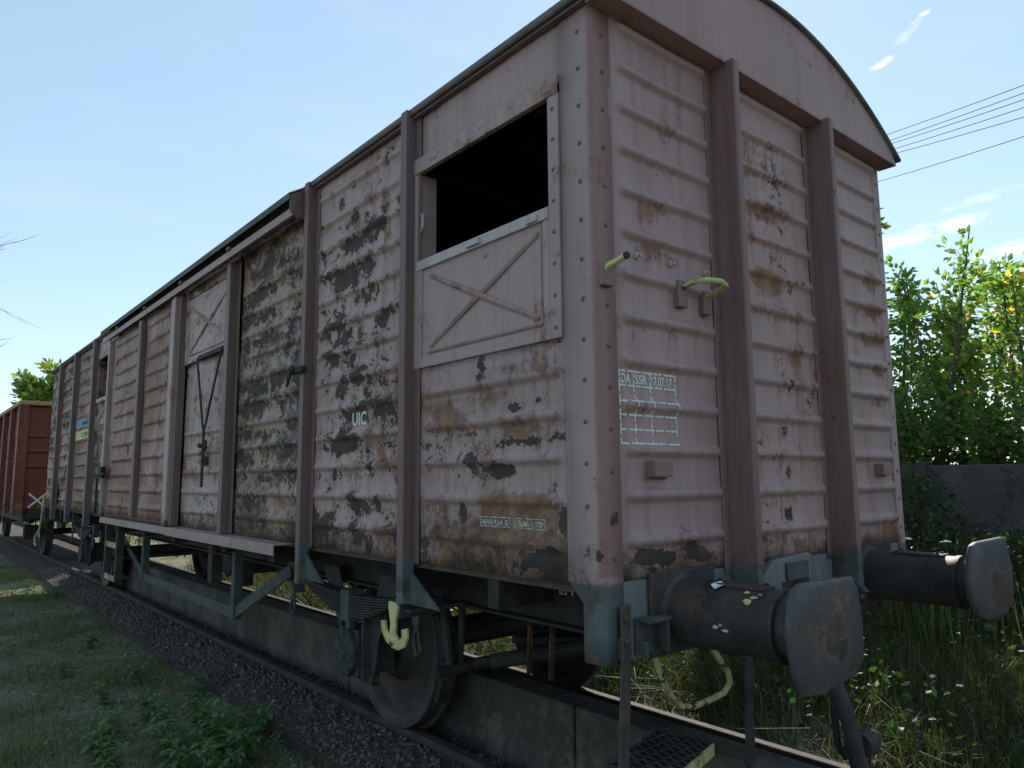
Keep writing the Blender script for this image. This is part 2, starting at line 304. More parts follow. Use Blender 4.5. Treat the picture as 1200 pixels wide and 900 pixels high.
# ------------------------------------------------------------------ mesh helpers
class MB:
    def __init__(s): s.v = []; s.f = []; s.pieces = []
    def add(s, vs, fs):
        o = len(s.v); fo = len(s.f); s.v += [tuple(v) for v in vs]; s.f += [tuple(i+o for i in f) for f in fs]; s.pieces.append((o, len(s.v), fo, len(s.f))); return s
    def box(s, x0, x1, y0, y1, z0, z1):
        x0, x1 = sorted((x0, x1)); y0, y1 = sorted((y0, y1)); z0, z1 = sorted((z0, z1))
        return s.add([(x, y, z) for x in (x0, x1) for y in (y0, y1) for z in (z0, z1)],
                     [(0, 1, 3, 2), (4, 6, 7, 5), (0, 4, 5, 1), (2, 3, 7, 6), (0, 2, 6, 4), (1, 5, 7, 3)])
    def bar(s, a, b, w, h, up=(0, 0, 1)):
        a = Vector(a); b = Vector(b); d = (b-a).normalized(); u = Vector(up); sd_ = d.cross(u)
        if sd_.length < 1e-4: sd_ = d.cross(Vector((1, 0, 0)))
        sd_.normalize(); u = sd_.cross(d).normalized()
        vs = [p+sd_*i*w/2+u*j*h/2 for p in (a, b) for i in (-1, 1) for j in (-1, 1)]
        return s.add(vs, [(0, 1, 3, 2), (4, 6, 7, 5), (0, 4, 5, 1), (2, 3, 7, 6), (0, 2, 6, 4), (1, 5, 7, 3)])
    def tube(s, pts, r, n=8, cap=True):
        pts = [Vector(p) for p in pts]; rs = r if isinstance(r, (list, tuple)) else [r]*len(pts)
        prev = None; rings = []
        for i, p in enumerate(pts):
            d = (pts[min(i+1, len(pts)-1)]-pts[max(i-1, 0)]).normalized()
            if prev is None:
                u = d.cross(Vector((0, 0, 1)));
                if u.length < .01: u = d.cross(Vector((1, 0, 0)))
            else: u = prev-d*prev.dot(d)
            u.normalize(); prev = u; w = d.cross(u)
            rings.append([p+(u*math.cos(2*math.pi*k/n)+w*math.sin(2*math.pi*k/n))*rs[i] for k in range(n)])
        vs = [v for rg in rings for v in rg]; fs = []
        for i in range(len(pts)-1):
            for k in range(n): fs.append((i*n+k, i*n+(k+1) % n, (i+1)*n+(k+1) % n, (i+1)*n+k))
        if cap: fs += [tuple(range(n))[::-1], tuple((len(pts)-1)*n+k for k in range(n))]
        return s.add(vs, fs)
    def lathe(s, c, axis, prof, n=24):
        c = Vector(c); a = Vector(axis).normalized(); u = a.orthogonal().normalized(); w = a.cross(u)
        vs = []; fs = []
        for (t, r) in prof:
            for k in range(n): vs.append(c+a*t+(u*math.cos(2*math.pi*k/n)+w*math.sin(2*math.pi*k/n))*max(r, 1e-4))
        for i in range(len(prof)-1):
            for k in range(n): fs.append((i*n+k, i*n+(k+1) % n, (i+1)*n+(k+1) % n, (i+1)*n+k))
        fs += [tuple(range(n))[::-1], tuple((len(prof)-1)*n+k for k in range(n))]
        return s.add(vs, fs)
    def prism(s, pts, vec):
        n = len(pts); vec = Vector(vec); a = [Vector(p) for p in pts]
        return s.add(a+[p+vec for p in a], [tuple(range(n))[::-1], tuple(range(n, 2*n))]+[(i, (i+1) % n, (i+1) % n+n, i+n) for i in range(n)])
    def rivet(s, c, nrm, r=.011, h=.007):
        return s.lathe(c, nrm, [(-.002, r), (h*.5, r*.85), (h, r*.4)], 7)
    def each(s, name, mat, parent=None, **k):
        """every piece that was added becomes an object of its own"""
        first = None
        for (v0, v1, f0, f1) in s.pieces:
            q_ = MB(); q_.v = s.v[v0:v1]; q_.f = [tuple(i-v0 for i in f) for f in s.f[f0:f1]]
            o = q_.build(name, mat, parent, **k); k.pop('label', None); first = first or o
        return first
    def build(s, name, mat, parent=None, bevel=0, smooth=False, label=None, kind=None, seg=2):
        me = bpy.data.meshes.new(name); me.from_pydata([tuple(v) for v in s.v], [], s.f)
        bm = bmesh.new(); bm.from_mesh(me); bmesh.ops.recalc_face_normals(bm, faces=bm.faces); bm.to_mesh(me); bm.free()
        return link(name, me, mat, parent, bevel, smooth, label, kind, seg)
def link(name, me, mat, parent=None, bevel=0, smooth=False, label=None, kind=None, seg=2):
    if mat is not None: me.materials.append(M[mat] if isinstance(mat, str) else mat)
    o = bpy.data.objects.new(name, me); C.objects.link(o)
    if parent is not None:
        o.parent = parent; o.matrix_parent_inverse = Matrix.Translation(-wl(parent))
    if smooth:
        me.polygons.foreach_set('use_smooth', [True]*len(me.polygons))
        try: me.set_sharp_from_angle(angle=math.radians(40))
        except Exception: pass
    if bevel:
        b = o.modifiers.new('bevel', 'BEVEL'); b.width = bevel; b.segments = seg; b.limit_method = 'ANGLE'; b.angle_limit = math.radians(35)
    if label: o['label'] = label
    if kind: o['kind'] = kind
    return o
def wl(o):
    v = Vector(o.location)
    # meshes are written in world coordinates, so mesh parts sit at the origin
    while o.parent is not None: return Vector((0, 0, 0))
    return v
def thing(name, label, cat, loc=(0, 0, 0), group=None):
    o = bpy.data.objects.new(name, None); C.objects.link(o); o.location = loc; o['label'] = label; o['category'] = cat
    o.empty_display_size = .3
    if group: o['group'] = group
    return o
def tag(o, label, cat, group=None):
    o['label'] = label; o['category'] = cat
    if group: o['group'] = group
    return o
def box(name, mat, parent, x0, x1, y0, y1, z0, z1, bevel=.004, **k):
    return MB().box(x0, x1, y0, y1, z0, z1).build(name, mat, parent, bevel=bevel, **k)

# ribbed sheet: u along x (side) or y (end); outward normal n
def ribh(u, z, ribs, ru0, ru1, amp=.020, hw=.030):
    h = 0
    for rz in ribs:
        e = max(0.0, ru0+hw-u, u-(ru1-hw))
        t = math.hypot(z-rz, e)/hw
        if t < 1:
            # fuller towards the lower side, like the pressed beads of the wagon
            k = (math.cos(math.pi*t)+1)/2
            h = max(h, amp*min(1, k*1.12))
    return h
def sheet(name, mat, parent, axis, u0, u1, z0, z1, ribs=(), ru0=None, ru1=None, off=0.0, amp=.018, du=.10, dz=.0105, hw=.040, label=None, dent=.0045):
    ru0 = u0+.06 if ru0 is None else ru0; ru1 = u1-.06 if ru1 is None else ru1
    us = [u0]; x = u0
    uniq = set([round(u0, 4), round(u1, 4)])
    k = max(2, int((u1-u0)/du))
    for i in range(k+1): uniq.add(round(u0+(u1-u0)*i/k, 4))
    if ribs:
        for i in range(7):
            uniq.add(round(ru0+i*hw/5, 4)); uniq.add(round(ru1-i*hw/5, 4))
    us = sorted(u for u in uniq if u0-1e-6 <= u <= u1+1e-6)
    zs = set([round(z0, 4), round(z1, 4)])
    if ribs:
        for rz in ribs:
            for i in range(-6, 7): zs.add(round(rz+i*hw/6*1.02, 4))
    nz = max(2, int((z1-z0)/.08))
    for i in range(nz+1): zs.add(round(z0+(z1-z0)*i/nz, 4))
    zs = sorted(z for z in zs if z0-1e-6 <= z <= z1+1e-6)
    vs = []
    for u in us:
        for z in zs:
            h = ribh(u, z, ribs, ru0, ru1, amp, hw)+off
            h += dent*math.sin(u*7.1+z*3.3)*math.sin(z*5.7-u*2.9)
            vs.append((u, -h, z) if axis == 'side' else (h, u, z))
    n = len(zs)
    fs = [(i*n+j, (i+1)*n+j, (i+1)*n+j+1, i*n+j+1) for i in range(len(us)-1) for j in range(n-1)]
    if axis != 'side': pass
    me = bpy.data.meshes.new(name); me.from_pydata(vs, [], fs)
    o = link(name, me, mat, parent, smooth=True, label=label)
    sm = o.modifiers.new('thick', 'SOLIDIFY'); sm.thickness = .003; sm.offset = -1 if axis == 'side' else -1
    return o

# ================================================================== SETTING
def gz(x, y):
    z = -.21+.03*math.sin(x*.9+y*1.3)*math.sin(y*.8-x*.35)+.012*math.sin(x*4.1)*math.sin(y*4.7)
    if -.1 < y < 2.9: z = min(z, -.19)
    if y > 3: z += min((y-3)*.012, .2)
    return z
def make_ground():
    def axis(lo, hi, fine0, fine1, step):
        a = list(np.arange(fine0, fine1+1e-6, step)); v = step; x = fine0
        while x > lo: v *= 1.35; x -= v; a.insert(0, max(x, lo))
        v = step; x = fine1
        while x < hi: v *= 1.35; x += v; a.append(min(x, hi))
        return a
    xs = axis(-900, 900, -20, 5, .22); ys = axis(-900, 900, -4, 12, .22)
    n = len(ys)
    vs = [(x, y, gz(x, y)+(.012*random.uniform(-1, 1) if -20 < x < 5 and -4 < y < 12 else 0)) for x in xs for y in ys]
    fs = [(i*n+j, (i+1)*n+j, (i+1)*n+j+1, i*n+j+1) for i in range(len(xs)-1) for j in range(n-1)]
    me = bpy.data.meshes.new('ground'); me.from_pydata(vs, [], fs)
    o = link('ground', me, 'soil', smooth=True); o['kind'] = 'structure'
make_ground()
def make_track():
    xs = np.arange(-60, 12.01, .3); ys = [.13, .16, .5, .9, 1.4, 2.0, 2.35, 2.45]
    hs = [-.24, -.150, -.060, -.06, -.10, -.14, -.165, -.26]
    n = len(ys)
    vs = [(x, y+random.uniform(-.01, .01), h+random.uniform(-.008, .008)) for x in xs for y, h in zip(ys, hs)]
    fs = [(i*n+j, (i+1)*n+j, (i+1)*n+j+1, i*n+j+1) for i in range(len(xs)-1) for j in range(n-1)]
    me = bpy.data.meshes.new('track_bed'); me.from_pydata(vs, [], fs)
    tb = link('track_bed', me, 'ballast', smooth=True); tb['kind'] = 'structure'
    prof = [(-.075, -.172), (.075, -.172), (.075, -.160), (.012, -.145), (.010, -.05), (.036, -.038), (.036, -.006), (.028, 0), (-.028, 0), (-.036, -.006), (-.036, -.038), (-.010, -.05), (-.012, -.145), (-.075, -.160)]
    for yc in (.5825, 2.0175):
        MB().prism([(-60, yc+a, b+.012) for a, b in prof], (72, 0, 0)).build('rail', 'rail', tb, bevel=.002, label='near rail' if yc < 1 else 'far rail')
    first = None
    for i in range(60):
        x = -30+i*.65
        if first is None:
            first = MB().box(-.12, .12, .22, 2.38, -.24, -.152).build('sleeper', 'wood', tb, bevel=.01); first.location.x = x
        else:
            c = first.copy(); C.objects.link(c); c.location.x = x
    MB().box(-40, 6, .135, .155, -.26, -.142).build('edge_strip', 'rail', tb, bevel=.003)
    # long low concrete plinth inside the gauge
    t = thing('concrete_plinth', 'long low stained concrete plinth under the boxcar between the rails', 'plinth', (-6, .9, -.2))
    for i, x in enumerate(np.arange(-13.5, 4.0, 2.5)):
        dz = random.uniform(-.006, .006)
        MB().box(x+.008, x+2.5-.008, .80+random.uniform(-.004, .004), 1.0, -.25, .375+dz).build('block', 'concrete', t, bevel=.012)
make_track()
def ico():
    bm = bmesh.new(); bmesh.ops.create_icosphere(bm, subdivisions=1, radius=1)
    v = np.array([list(p.co) for p in bm.verts]); f = np.array([[q.index for q in p.verts] for p in bm.faces]); bm.free(); return v, f
def mesh_np(name, V, F, mat, tint=None, parent=None, kind=None, smooth=False):
    me = bpy.data.meshes.new(name); k = F.shape[1]
    me.vertices.add(len(V)); me.vertices.foreach_set('co', V.astype(np.float32).ravel())
    me.loops.add(F.size); me.loops.foreach_set('vertex_index', F.astype(np.int32).ravel())
    me.polygons.add(len(F)); me.polygons.foreach_set('loop_start', np.arange(0, F.size, k, dtype=np.int32)); me.polygons.foreach_set('loop_total', np.full(len(F), k, dtype=np.int32))
    me.update(calc_edges=True)
    if tint is not None:
        a = me.attributes.new('tint', 'FLOAT_COLOR', 'POINT'); a.data.foreach_set('color', np.c_[tint, np.ones(len(tint))].astype(np.float32).ravel())
    return link(name, me, mat, parent, kind=kind, smooth=smooth)
def stones(name, pts, size, cols):
    v, f = ico(); n = len(pts)
    V = v[None]*rng.uniform(.55, 1.25, (n, 12, 1)); V = V*rng.uniform(.5, 1, (n, 1, 3))*size[:, None, None]
    a = rng.uniform(0, 6.28, n); c, s = np.cos(a), np.sin(a)
    X = V[:, :, 0]*c[:, None]-V[:, :, 1]*s[:, None]; Y = V[:, :, 0]*s[:, None]+V[:, :, 1]*c[:, None]
    V = np.stack([X, Y, V[:, :, 2]*.8], 2)+pts[:, None]
    F = (f[None]+np.arange(n)[:, None, None]*12).reshape(-1, 3)
    return mesh_np(name, V.reshape(-1, 3), F, 'stone', np.repeat(cols, 12, 0), kind='stuff')
n = 11000
px = -16+18*rng.random(n)**.8; py = np.where(rng.random(n) < .62, rng.uniform(.17, .80, n), rng.uniform(1.0, 2.4, n))
g = rng.uniform(.04, .15, n)
cols = np.stack([g, g*.93, g*.86], 1); w = rng.random(n) < .03; cols[w] *= 2.2
tag(stones('ballast_stones', np.stack([px, py, np.interp(py, [.13, .16, .5, .9, 1.4, 2.0, 2.35], [-.2, -.145, -.055, -.055, -.095, -.135, -.16])], 1), rng.uniform(.007, .028, n)*np.where(rng.random(n) < .04, 1.5, 1), cols), 'dark dusty ballast stones lying between and beside the rails', 'gravel')
n = 1100
px = rng.uniform(-13, -1.0, n); py = .10-np.abs(rng.normal(0, .55, n)); pz = np.array([gz(a, b) for a, b in zip(px, py)])
g = rng.uniform(.12, .34, n); cols = np.stack([g, g*.96, g*.88], 1)
tag(stones('scattered_pebbles', np.stack([px, py, pz+.004], 1), rng.uniform(.008, .026, n)*np.where(rng.random(n) < .05, 1.8, 1), cols), 'pale pebbles scattered in the soil and grass left of the track', 'pebbles')

# ================================================================== BOXCAR
L = 13.3; W = 2.6
def make_boxcar():
    t = thing('boxcar', 'weathered two-axle mauve boxcar with flaking paint, arched roof and open vent windows, filling the scene', 'railway wagon', (-L/2, W/2, 0))
    RB = [1.305+.1745*k for k in range(13)]
    ER = [1.324+.1775*k for k in range(13)]
    # ---- near side bays, from the near end
    cut = lambda a, lo, hi: [z for z in a if lo < z < hi]
    def rects(name, mat, holes, u0, u1, z0, z1, off=0.0):
        pass
    sheet('side_panel', 'bay_near', t, 'side', -1.285, -.188, 1.16, 2.135, cut(RB, 1.2, 2.1), -1.225, -.165-.03, label='ribbed panel below the open window, with a rotten lower edge')
    sheet('side_panel', 'bay_peeled', t, 'side', -2.53, -1.33, 1.16, 3.55, cut(RB, 1.2, 3.5), -2.49, -1.38, label='ribbed panel with large dark peeled patches and white letters')
    sheet('side_panel', 'bay_heavy', t, 'side', -3.99, -2.60, 1.16, 3.44, cut(RB, 1.2, 3.2), -3.93, -2.66, off=-.02, label='ribbed panel beside the door with rows of dark flaking')
    sheet('side_panel', 'bay_vent', t, 'side', -5.42, -4.0, 1.16, 2.66, cut(RB, 1.2, 2.1), -5.35, -4.1, off=-.02, label='chalky panel under the crossed shutter')
    sheet('side_panel', 'bay_vent', t, 'side', -5.42, -4.0, 3.31, 3.44, off=-.01)
    sheet('side_panel', 'bay_far', t, 'side', -9.45, -8.3, 1.16, 2.68, cut(RB, 1.2, 1.9), -9.3, -8.5, label='panel with torn dark flakes under the far window')
    sheet('side_panel', 'bay_far_brown', t, 'side', -10.85, -9.45, 1.16, 3.55, cut(RB, 1.2, 3.5), -10.7, -9.6, label='brown ribbed panel with blue and yellow-green placards')
    sheet('side_panel', 'bay_far', t, 'side', -12.2, -10.85, 1.16, 3.55, cut(RB, 1.2, 3.5), -12.1, -10.95)
    sheet('side_panel', 'bay_far', t, 'side', -13.27, -12.2, 1.16, 3.55, cut(RB, 1.2, 2.9), -13.2, -12.3)
    sheet('side_panel', 'bay_far', t, 'side', -8.32, -5.42, 1.16, 3.44, (), off=-.03)
    sheet('side_panel', 'smooth', t, 'side', -1.285, -.188, 3.225, 3.56, (), off=.0, label='plain sheet above the near window')
    sheet('side_panel', 'smooth', t, 'side', -9.45, -8.3, 3.26, 3.56, (), off=.0)
    # ---- near window : frame, header, sill, drop shutter with a pressed cross
    def window(x0, x1, zt, zm, zb, near=True, mat='smooth', openw=True):
        f = MB(); d = -.016
        f.box(x1, x1+.065, -.014, .02, zb, zt+.03); f.box(x0-.03, x0, -.014, .02, zb, zt+.03)
        fr = f.each('window_frame', mat, t, bevel=.004)
        MB().box(x0-.03, x1+.065, -.020, .01, zt-.02, zt+.065).build('header', 'bay_near' if near else 'bay_far', fr, bevel=.004)
        MB().box(x0, x0+.012, -.008, .10, zm, zt-.02).build('reveal', mat, fr, bevel=.002)
        sh = MB(); sh.box(x0, x1, -.006, .008, zb, zm)
        # raised border
        for (a, b, c, e) in [(x0+.0, x0+.045, zb, zm), (x1-.04, x1, zb, zm), (x0+.045, x1-.04, zb, zb+.05)]: sh.box(a, b, -.014, -.0055, c, e)
        s = sh.build('shutter', mat, t, bevel=.003, label='dropped shutter with a pressed diagonal cross' if near else None)
        ax0, ax1, az0, az1 = x0+.12, x1-.07, zb+.10, zm-.10
        MB().tube([(ax0, -.001, az0), ((ax0+ax1)/2, -.004, (az0+az1)/2), (ax1, -.001, az1)], [.014, .019, .014], 8).tube([(ax0, -.001, az1), ((ax0+ax1)/2, -.006, (az0+az1)/2), (ax1, -.001, az0)], [.014, .019, .014], 8).build('cross_ridge', 'ridge', s, smooth=True)
        MB().tube([(x0+.10, -.005, zb+.075), (x1-.05, -.005, zb+.075)], .011, 7).tube([(x1-.055, -.004, zb+.075), (x1-.055, -.004, zm-.06)], .008, 7).build('border_ridge', 'ridge', s, smooth=True)
        if openw:
            MB().box(x0+.005, x1, -.022, .0, zm-.055, zm-.003).build('sill', 'silver', s, bevel=.004)
            MB().box((x0+x1)/2-.05, (x0+x1)/2+.05, -.036, -.0215, zm-.045, zm-.015).box(x1-.13, x1-.06, -.032, -.0215, zm-.05, zm-.02).each('catch', 'silver', s, bevel=.003)
        return fr
    wf = window(-1.275, -.255, 3.205, 2.705, 2.135)
    rv = MB()
    for z in np.arange(2.18, 3.2, .135): rv.rivet((-.222, -.014, z), (0, -1, 0), .010, .006)
    rv.build('rivets', 'post', wf, kind='stuff')
    MB().tube([(-1.262, .005, 2.86), (-1.23, -.01, 2.88), (-1.225, -.01, 2.95), (-1.262, .0, 2.96)], .008, 6).build('catch', 'silver', wf)
    window(-9.36, -8.60, 3.25, 2.69, 2.25, near=False, mat='bay_far')
    # closed shutter with cross in the bay beside the door
    window(-5.34, -4.12, 3.30, 3.29, 2.66, near=False, mat='bay_vent', openw=False)
    window(-13.12, -12.42, 3.20, 3.19, 2.60, near=False, mat='bay_far', openw=False)
    # rods hanging in a V under the shutter
    r = MB().tube([(-4.86, -.045, 2.66), (-4.60, -.05, 2.02)], .010, 6).tube([(-4.20, -.045, 2.68), (-4.55, -.05, 2.02)], .010, 6).tube([(-4.575, -.05, 2.03), (-4.57, -.05, 1.52)], .012, 6)
    r.box(-4.90, -4.14, -.03, -.0, 2.655, 2.69); ro = r.build('lock_rod', 'frame', t)
    MB().lathe((-4.575, -.03, 1.87), (0, -1, 0), [(0, .05), (.02, .05), (.03, .02), (.06, .02)], 10).box(-4.59, -4.56, -.05, -.0, 1.70, 1.78).build('knob', 'frame', ro)
    # ---- posts on the near side
    def side_post(x, zb, zt, w=.062, d=.068, mat='post'):
        m = MB().box(x-w/2, x+w/2, -d, -d+.008, zb, zt).box(x+w/2-.008, x+w/2, -d+.0075, -.0, zb, zt).box(x-w/2, x-w/2+.008, -d+.0075, 0, zb, zt).box(x+w/2, x+w/2+.05, -.010, -.0, max(zb, 1.15), zt)
        return m.build('side_post', mat, t, bevel=.004)
    for x, zb, zt in [(-1.333, .955, 3.55), (-2.565, .93, 3.55)]: side_post(x, zb, zt)
    side_post(-4.03, 1.165, 3.34, w=.09, d=.075)
    for x, w in [(-9.48, .085), (-10.90, .085), (-12.22, .085)]: side_post(x, .98, 3.54, w=w)
    for x in (-1.333, -2.565): MB().prism([(x-.02, -.03, 1.13), (x+.02, -.03, 1.13), (x+.30, -.03, .955), (x-.02, -.03, .955)], (0, .012, 0)).build('gusset', 'frame_teal', t, bevel=.002)
    # ---- sliding door standing proud
    dr = sheet('sliding_door', 'door', t, 'side', -8.30, -5.44, 1.165, 3.34, (), off=.055, label='proud brown-rusted sliding door')
    sheet('door_panel', 'door', dr, 'side', -6.60, -5.62, 1.20, 3.30, cut(RB, 1.25, 3.25), -6.53, -5.70, off=.066)
    sheet('door_panel', 'door', dr, 'side', -8.05, -6.82, 1.20, 3.30, cut(RB, 1.25, 3.25), -7.98, -6.90, off=.066)
    MB().box(-6.77, -6.66, -.115, -.05, 1.20, 3.32).build('door_post', 'post', dr, bevel=.012)
    MB().box(-5.50, -5.435, -.10, -.0, 1.165, 3.335).box(-5.60, -5.5005, -.092, -.05, 1.165, 3.335).build('door_edge', 'smooth', dr, bevel=.005, label='thick pale edge of the door')
    MB().box(-8.34, -8.26, -.10, -.0, 1.165, 3.335).build('door_edge', 'smooth', dr, bevel=.005)
    MB().box(-5.43, -5.36, -.07, .0, 1.165, 3.33).build('door_stop', 'post', t, bevel=.004)
    MB().tube([(-8.42, -.15, 1.66), (-7.95, -.14, 1.665)], .016, 7).tube([(-8.38, -.13, 1.62), (-8.38, -.13, 1.2)], .014, 7).box(-8.22, -8.08, -.15, -.10, 1.62, 1.76).build('door_handle', 'grime', dr, bevel=.002)
    MB().box(-2.68, -2.50, -.10, -.065, 2.26, 2.30).lathe((-2.63, -.10, 2.285), (0, -1, 0), [(0, .03), (.02, .028), (.03, .01)], 10).tube([(-2.66, -.1, 2.28), (-2.70, -.11, 2.18)], .010, 6).build('latch', 'grime', t, bevel=.003)
    # hood and track over the door
    xh0, xh1 = -8.62, -2.66
    h = MB().prism([(xh0, .02, 3.592), (xh0, -.150, 3.492), (xh0, -.150, 3.445), (xh0, -.142, 3.445), (xh0, -.142, 3.484), (xh0, .02, 3.580)], (xh1-xh0, 0, 0)).build('door_hood', 'roof', t)
    MB().prism([(xh1-.012, -.01, 3.555), (xh1-.012, -.139, 3.478), (xh1-.012, -.139, 3.37), (xh1-.012, -.09, 3.33), (xh1-.012, -.01, 3.33)], (.012, 0, 0)).build('end_cap', 'post', h)
    MB().box(xh0, xh1-.013, -.118, -.104, 3.345, 3.405).box(xh0, xh1-.013, -.1035, -.03, 3.392, 3.404).build('door_track', 'stepboard', t, bevel=.003)
    for i, x in enumerate((-3.9, -5.2, -6.5, -7.8)): MB().box(x-.03, x+.03, -.135, -.02, 3.405, 3.43).build('track_bracket', 'post', t)
    # step board under the door
    MB().box(-5.33, -2.80, -.128, -.120, 1.086, 1.158).box(-5.33, -2.80, -.1195, .0, 1.148, 1.158).build('step_board', 'stepboard', t, bevel=.003)
    MB().box(-8.16, -5.34, -.118, -.110, 1.090, 1.154).box(-8.16, -5.34, -.1095, .0, 1.144, 1.154).build('step_board', 'stepboard', t, bevel=.003)
    # ---- corner sheet folded round the near corner
    def corner(y0, y1, sgn, label=None):
        R = .022; m = MB()
        prof = [(-.19, 0), (-R, 0)]+[(-R+R*math.sin(a), R-R*math.cos(a)) for a in np.linspace(.2, math.pi/2, 6)]+[(0, .105)]
        zs = [.885, 1.0, 1.1, 1.175]+list(np.linspace(1.3, 3.55, 14))
        vs = []
        for (x, y) in prof:
            for z in zs:
                xx = x
                if z < 1.17 and x < -.11: xx = -.11
                yy = y if sgn > 0 else W-y
                vs.append((xx+.004, yy-.004*sgn, z))
        n_ = len(zs); fs = [(i*n_+j, (i+1)*n_+j, (i+1)*n_+j+1, i*n_+j+1) for i in range(len(prof)-1) for j in range(n_-1)]
        if sgn < 0: fs = [f[::-1] for f in fs]
        me = bpy.data.meshes.new('corner_sheet'); me.from_pydata(vs, [], fs); o = link('corner_sheet', me, 'smooth', t, smooth=True, label=label)
        sm = o.modifiers.new('thick', 'SOLIDIFY'); sm.thickness = .005; sm.offset = -1
        rv = MB()
        for z in np.arange(1.27, 3.5, .162):
            rv.rivet((-.075, (-.004 if sgn > 0 else W+.004), z+.03), (0, -sgn, 0)); rv.rivet((.004, (.055 if sgn > 0 else W-.055), z), (1, 0, 0))
        rv.build('rivets', 'post', o, kind='stuff')
        return o
    corner(0, 0, 1, 'near folded corner sheet, teal at its foot'); corner(0, 0, -1)
    # ---- end wall
    e0 = sheet('end_panel', 'end', t, 'end', .09, .86, 1.18, 3.56, ER, .125, .775, amp=.022, du=.12, label='left end panel with the stencilled table')
    e1 = sheet('end_panel', 'end_mid', t, 'end', .86, 1.75, 1.18, 3.56, ER, .98, 1.68, amp=.022, du=.12, label='middle end panel with dark chips')
    e2 = sheet('end_panel', 'end_far', t, 'end', 1.75, 2.56, 1.18, 3.56, ER, 1.97, 2.52, amp=.022, du=.12, label='right end panel')
    def end_post(y):
        m = MB().box(0, .140, y, y+.010, .955, 3.50).box(.130, .140, y+.0095, y+.046, .955, 3.50).box(.0, .012, y-.045, y-.0005, 1.15, 3.50)
        o = m.build('end_post', 'endpost', t, bevel=.007, seg=3); return o
    end_post(.80); end_post(1.70)
    rv = MB()
    for z in np.arange(1.3, 3.4, .11):
        for y in (.775, 1.675): rv.rivet((.012, y, z), (1, 0, 0), .008, .005)
    rv.build('rivets', 'endpost', t, kind='stuff')
    def arc(y): return 3.955-.245*(y-1.3)**2
    ys = np.linspace(-.045, 2.645, 30)
    # roof sheet
    vs = []
    xs_ = [.125]+[-.9*i for i in range(0, 15)]+[-13.42]
    for x in xs_:
        for y in ys: vs.append((x, y, arc(y)))
    n_ = len(ys); fs = [(i*n_+j, i*n_+j+1, (i+1)*n_+j+1, (i+1)*n_+j) for i in range(len(xs_)-1) for j in range(n_-1)]
    me = bpy.data.meshes.new('roof'); me.from_pydata(vs, [], fs); rf = link('roof', me, 'roof', t, smooth=True)
    sm = rf.modifiers.new('thick', 'SOLIDIFY'); sm.thickness = .02; sm.offset = 1
    for x in np.arange(-1.3, -13, -1.3):
        m = MB(); m.tube([(x, y, arc(y)+.022) for y in ys], .012, 5); m.build('roof_seam', 'roof', rf)
    # gable plate
    lo = [(y, 3.49) for y in (2.62, 1.3, -.03)]
    pts = [(.085, y, arc(y)-.004) for y in ys[1:-1]]+[(.085, y, z) for y, z in lo]
    MB().prism(pts, (.022, 0, 0)).build('gable_plate', 'gable', t, bevel=.003)
    MB().box(0.0, .1065, -.03, 2.62, 3.484, 3.4895).build('gable_shelf', 'gable', t)
    MB().prism([(-13.325, y, z) for (_, y, z) in pts], (.02, 0, 0)).build('gable_plate', 'gable', t)
    MB().box(-13.35, .084, -.035, -.005, 3.50, 3.57).build('eave', 'post', t, bevel=.004)
    MB().box(-13.35, .084, 2.605, 2.635, 3.50, 3.57).build('eave', 'post', t, bevel=.004)
    # far side, far end and lining
    for i in range(10):
        a = -.19-i*1.308; sheet('side_panel', 'bay_peeled', t, 'side', a-1.308, a, 1.16, 3.55, (), off=-W)
    MB().box(-13.3, -13.28, 0, W, 1.16, 3.6).build('end_wall', 'bay_far', t)
    # lining has the window openings left free
    m = MB()
    for a, b, c, d in [(-13.25, -9.40, 1.2, 3.5), (-9.40, -8.56, 1.2, 2.2), (-9.40, -8.56, 3.3, 3.5), (-8.56, -1.31, 1.2, 3.5), (-1.31, -.22, 1.2, 2.1), (-1.31, -.22, 3.24, 3.5), (-.22, -.05, 1.2, 3.5)]:
        m.box(a, b, .05, .065, c, d)
    m.box(-13.25, -.05, 2.53, 2.545, 1.2, 3.5).box(-.055, -.04, .06, 2.54, 1.2, 3.55).box(-13.26, -13.25, .06, 2.54, 1.2, 3.55)
    m.build('inner_lining', 'inner', t)
    MB().box(-13.28, -.02, .02, 2.58, 1.13, 1.19).build('floor', 'wood', t)
    m = MB()
    for x in np.arange(-1.3, -13, -1.3): m.tube([(x, y, arc(y)-.05) for y in np.linspace(.07, 2.53, 12)], .03, 4)
    m.each('roof_hoop', 'inner', t)
    # ---- lamp brackets, bolts and handrails on the end
    for y in (.25, 2.26): MB().box(0.0, .055, y, y+.11, 1.57, 1.635).box(-.0, .02, y-.01, y+.12, 1.56, 1.57).build('lamp_bracket', 'endpost', t, bevel=.006)
    m = MB()
    for (y, z) in [(.235, 2.472), (.455, 2.478), (.10, 2.42), (.70, 2.48)]: m.lathe((0, y, z), (1, 0, 0), [(0, .014), (.012, .014), (.014, .007), (.03, .007)], 6)
    m.build('bolts', 'silver', t, kind='stuff')
    hr = MB().tube([(.03, .50, 2.375), (.07, .505, 2.39), (.13, .53, 2.395), (.155, .60, 2.395), (.14, .66, 2.39), (.07, .675, 2.37), (.03, .675, 2.365)], .0125, 9).build('handrail', 'yellow', t, smooth=True, label='yellow bent grab handle on the end wall')
    MB().box(0.0, .035, .47, .53, 2.29, 2.41).box(0.0, .035, .65, .70, 2.28, 2.39).each('bracket', 'endpost', hr, bevel=.006)
    hr = MB().tube([(.01, .03, 2.37), (.05, .02, 2.385), (.14, .015, 2.40)], .013, 9).build('handrail', 'yellow', t, smooth=True, label='short yellow handle stub at the corner')
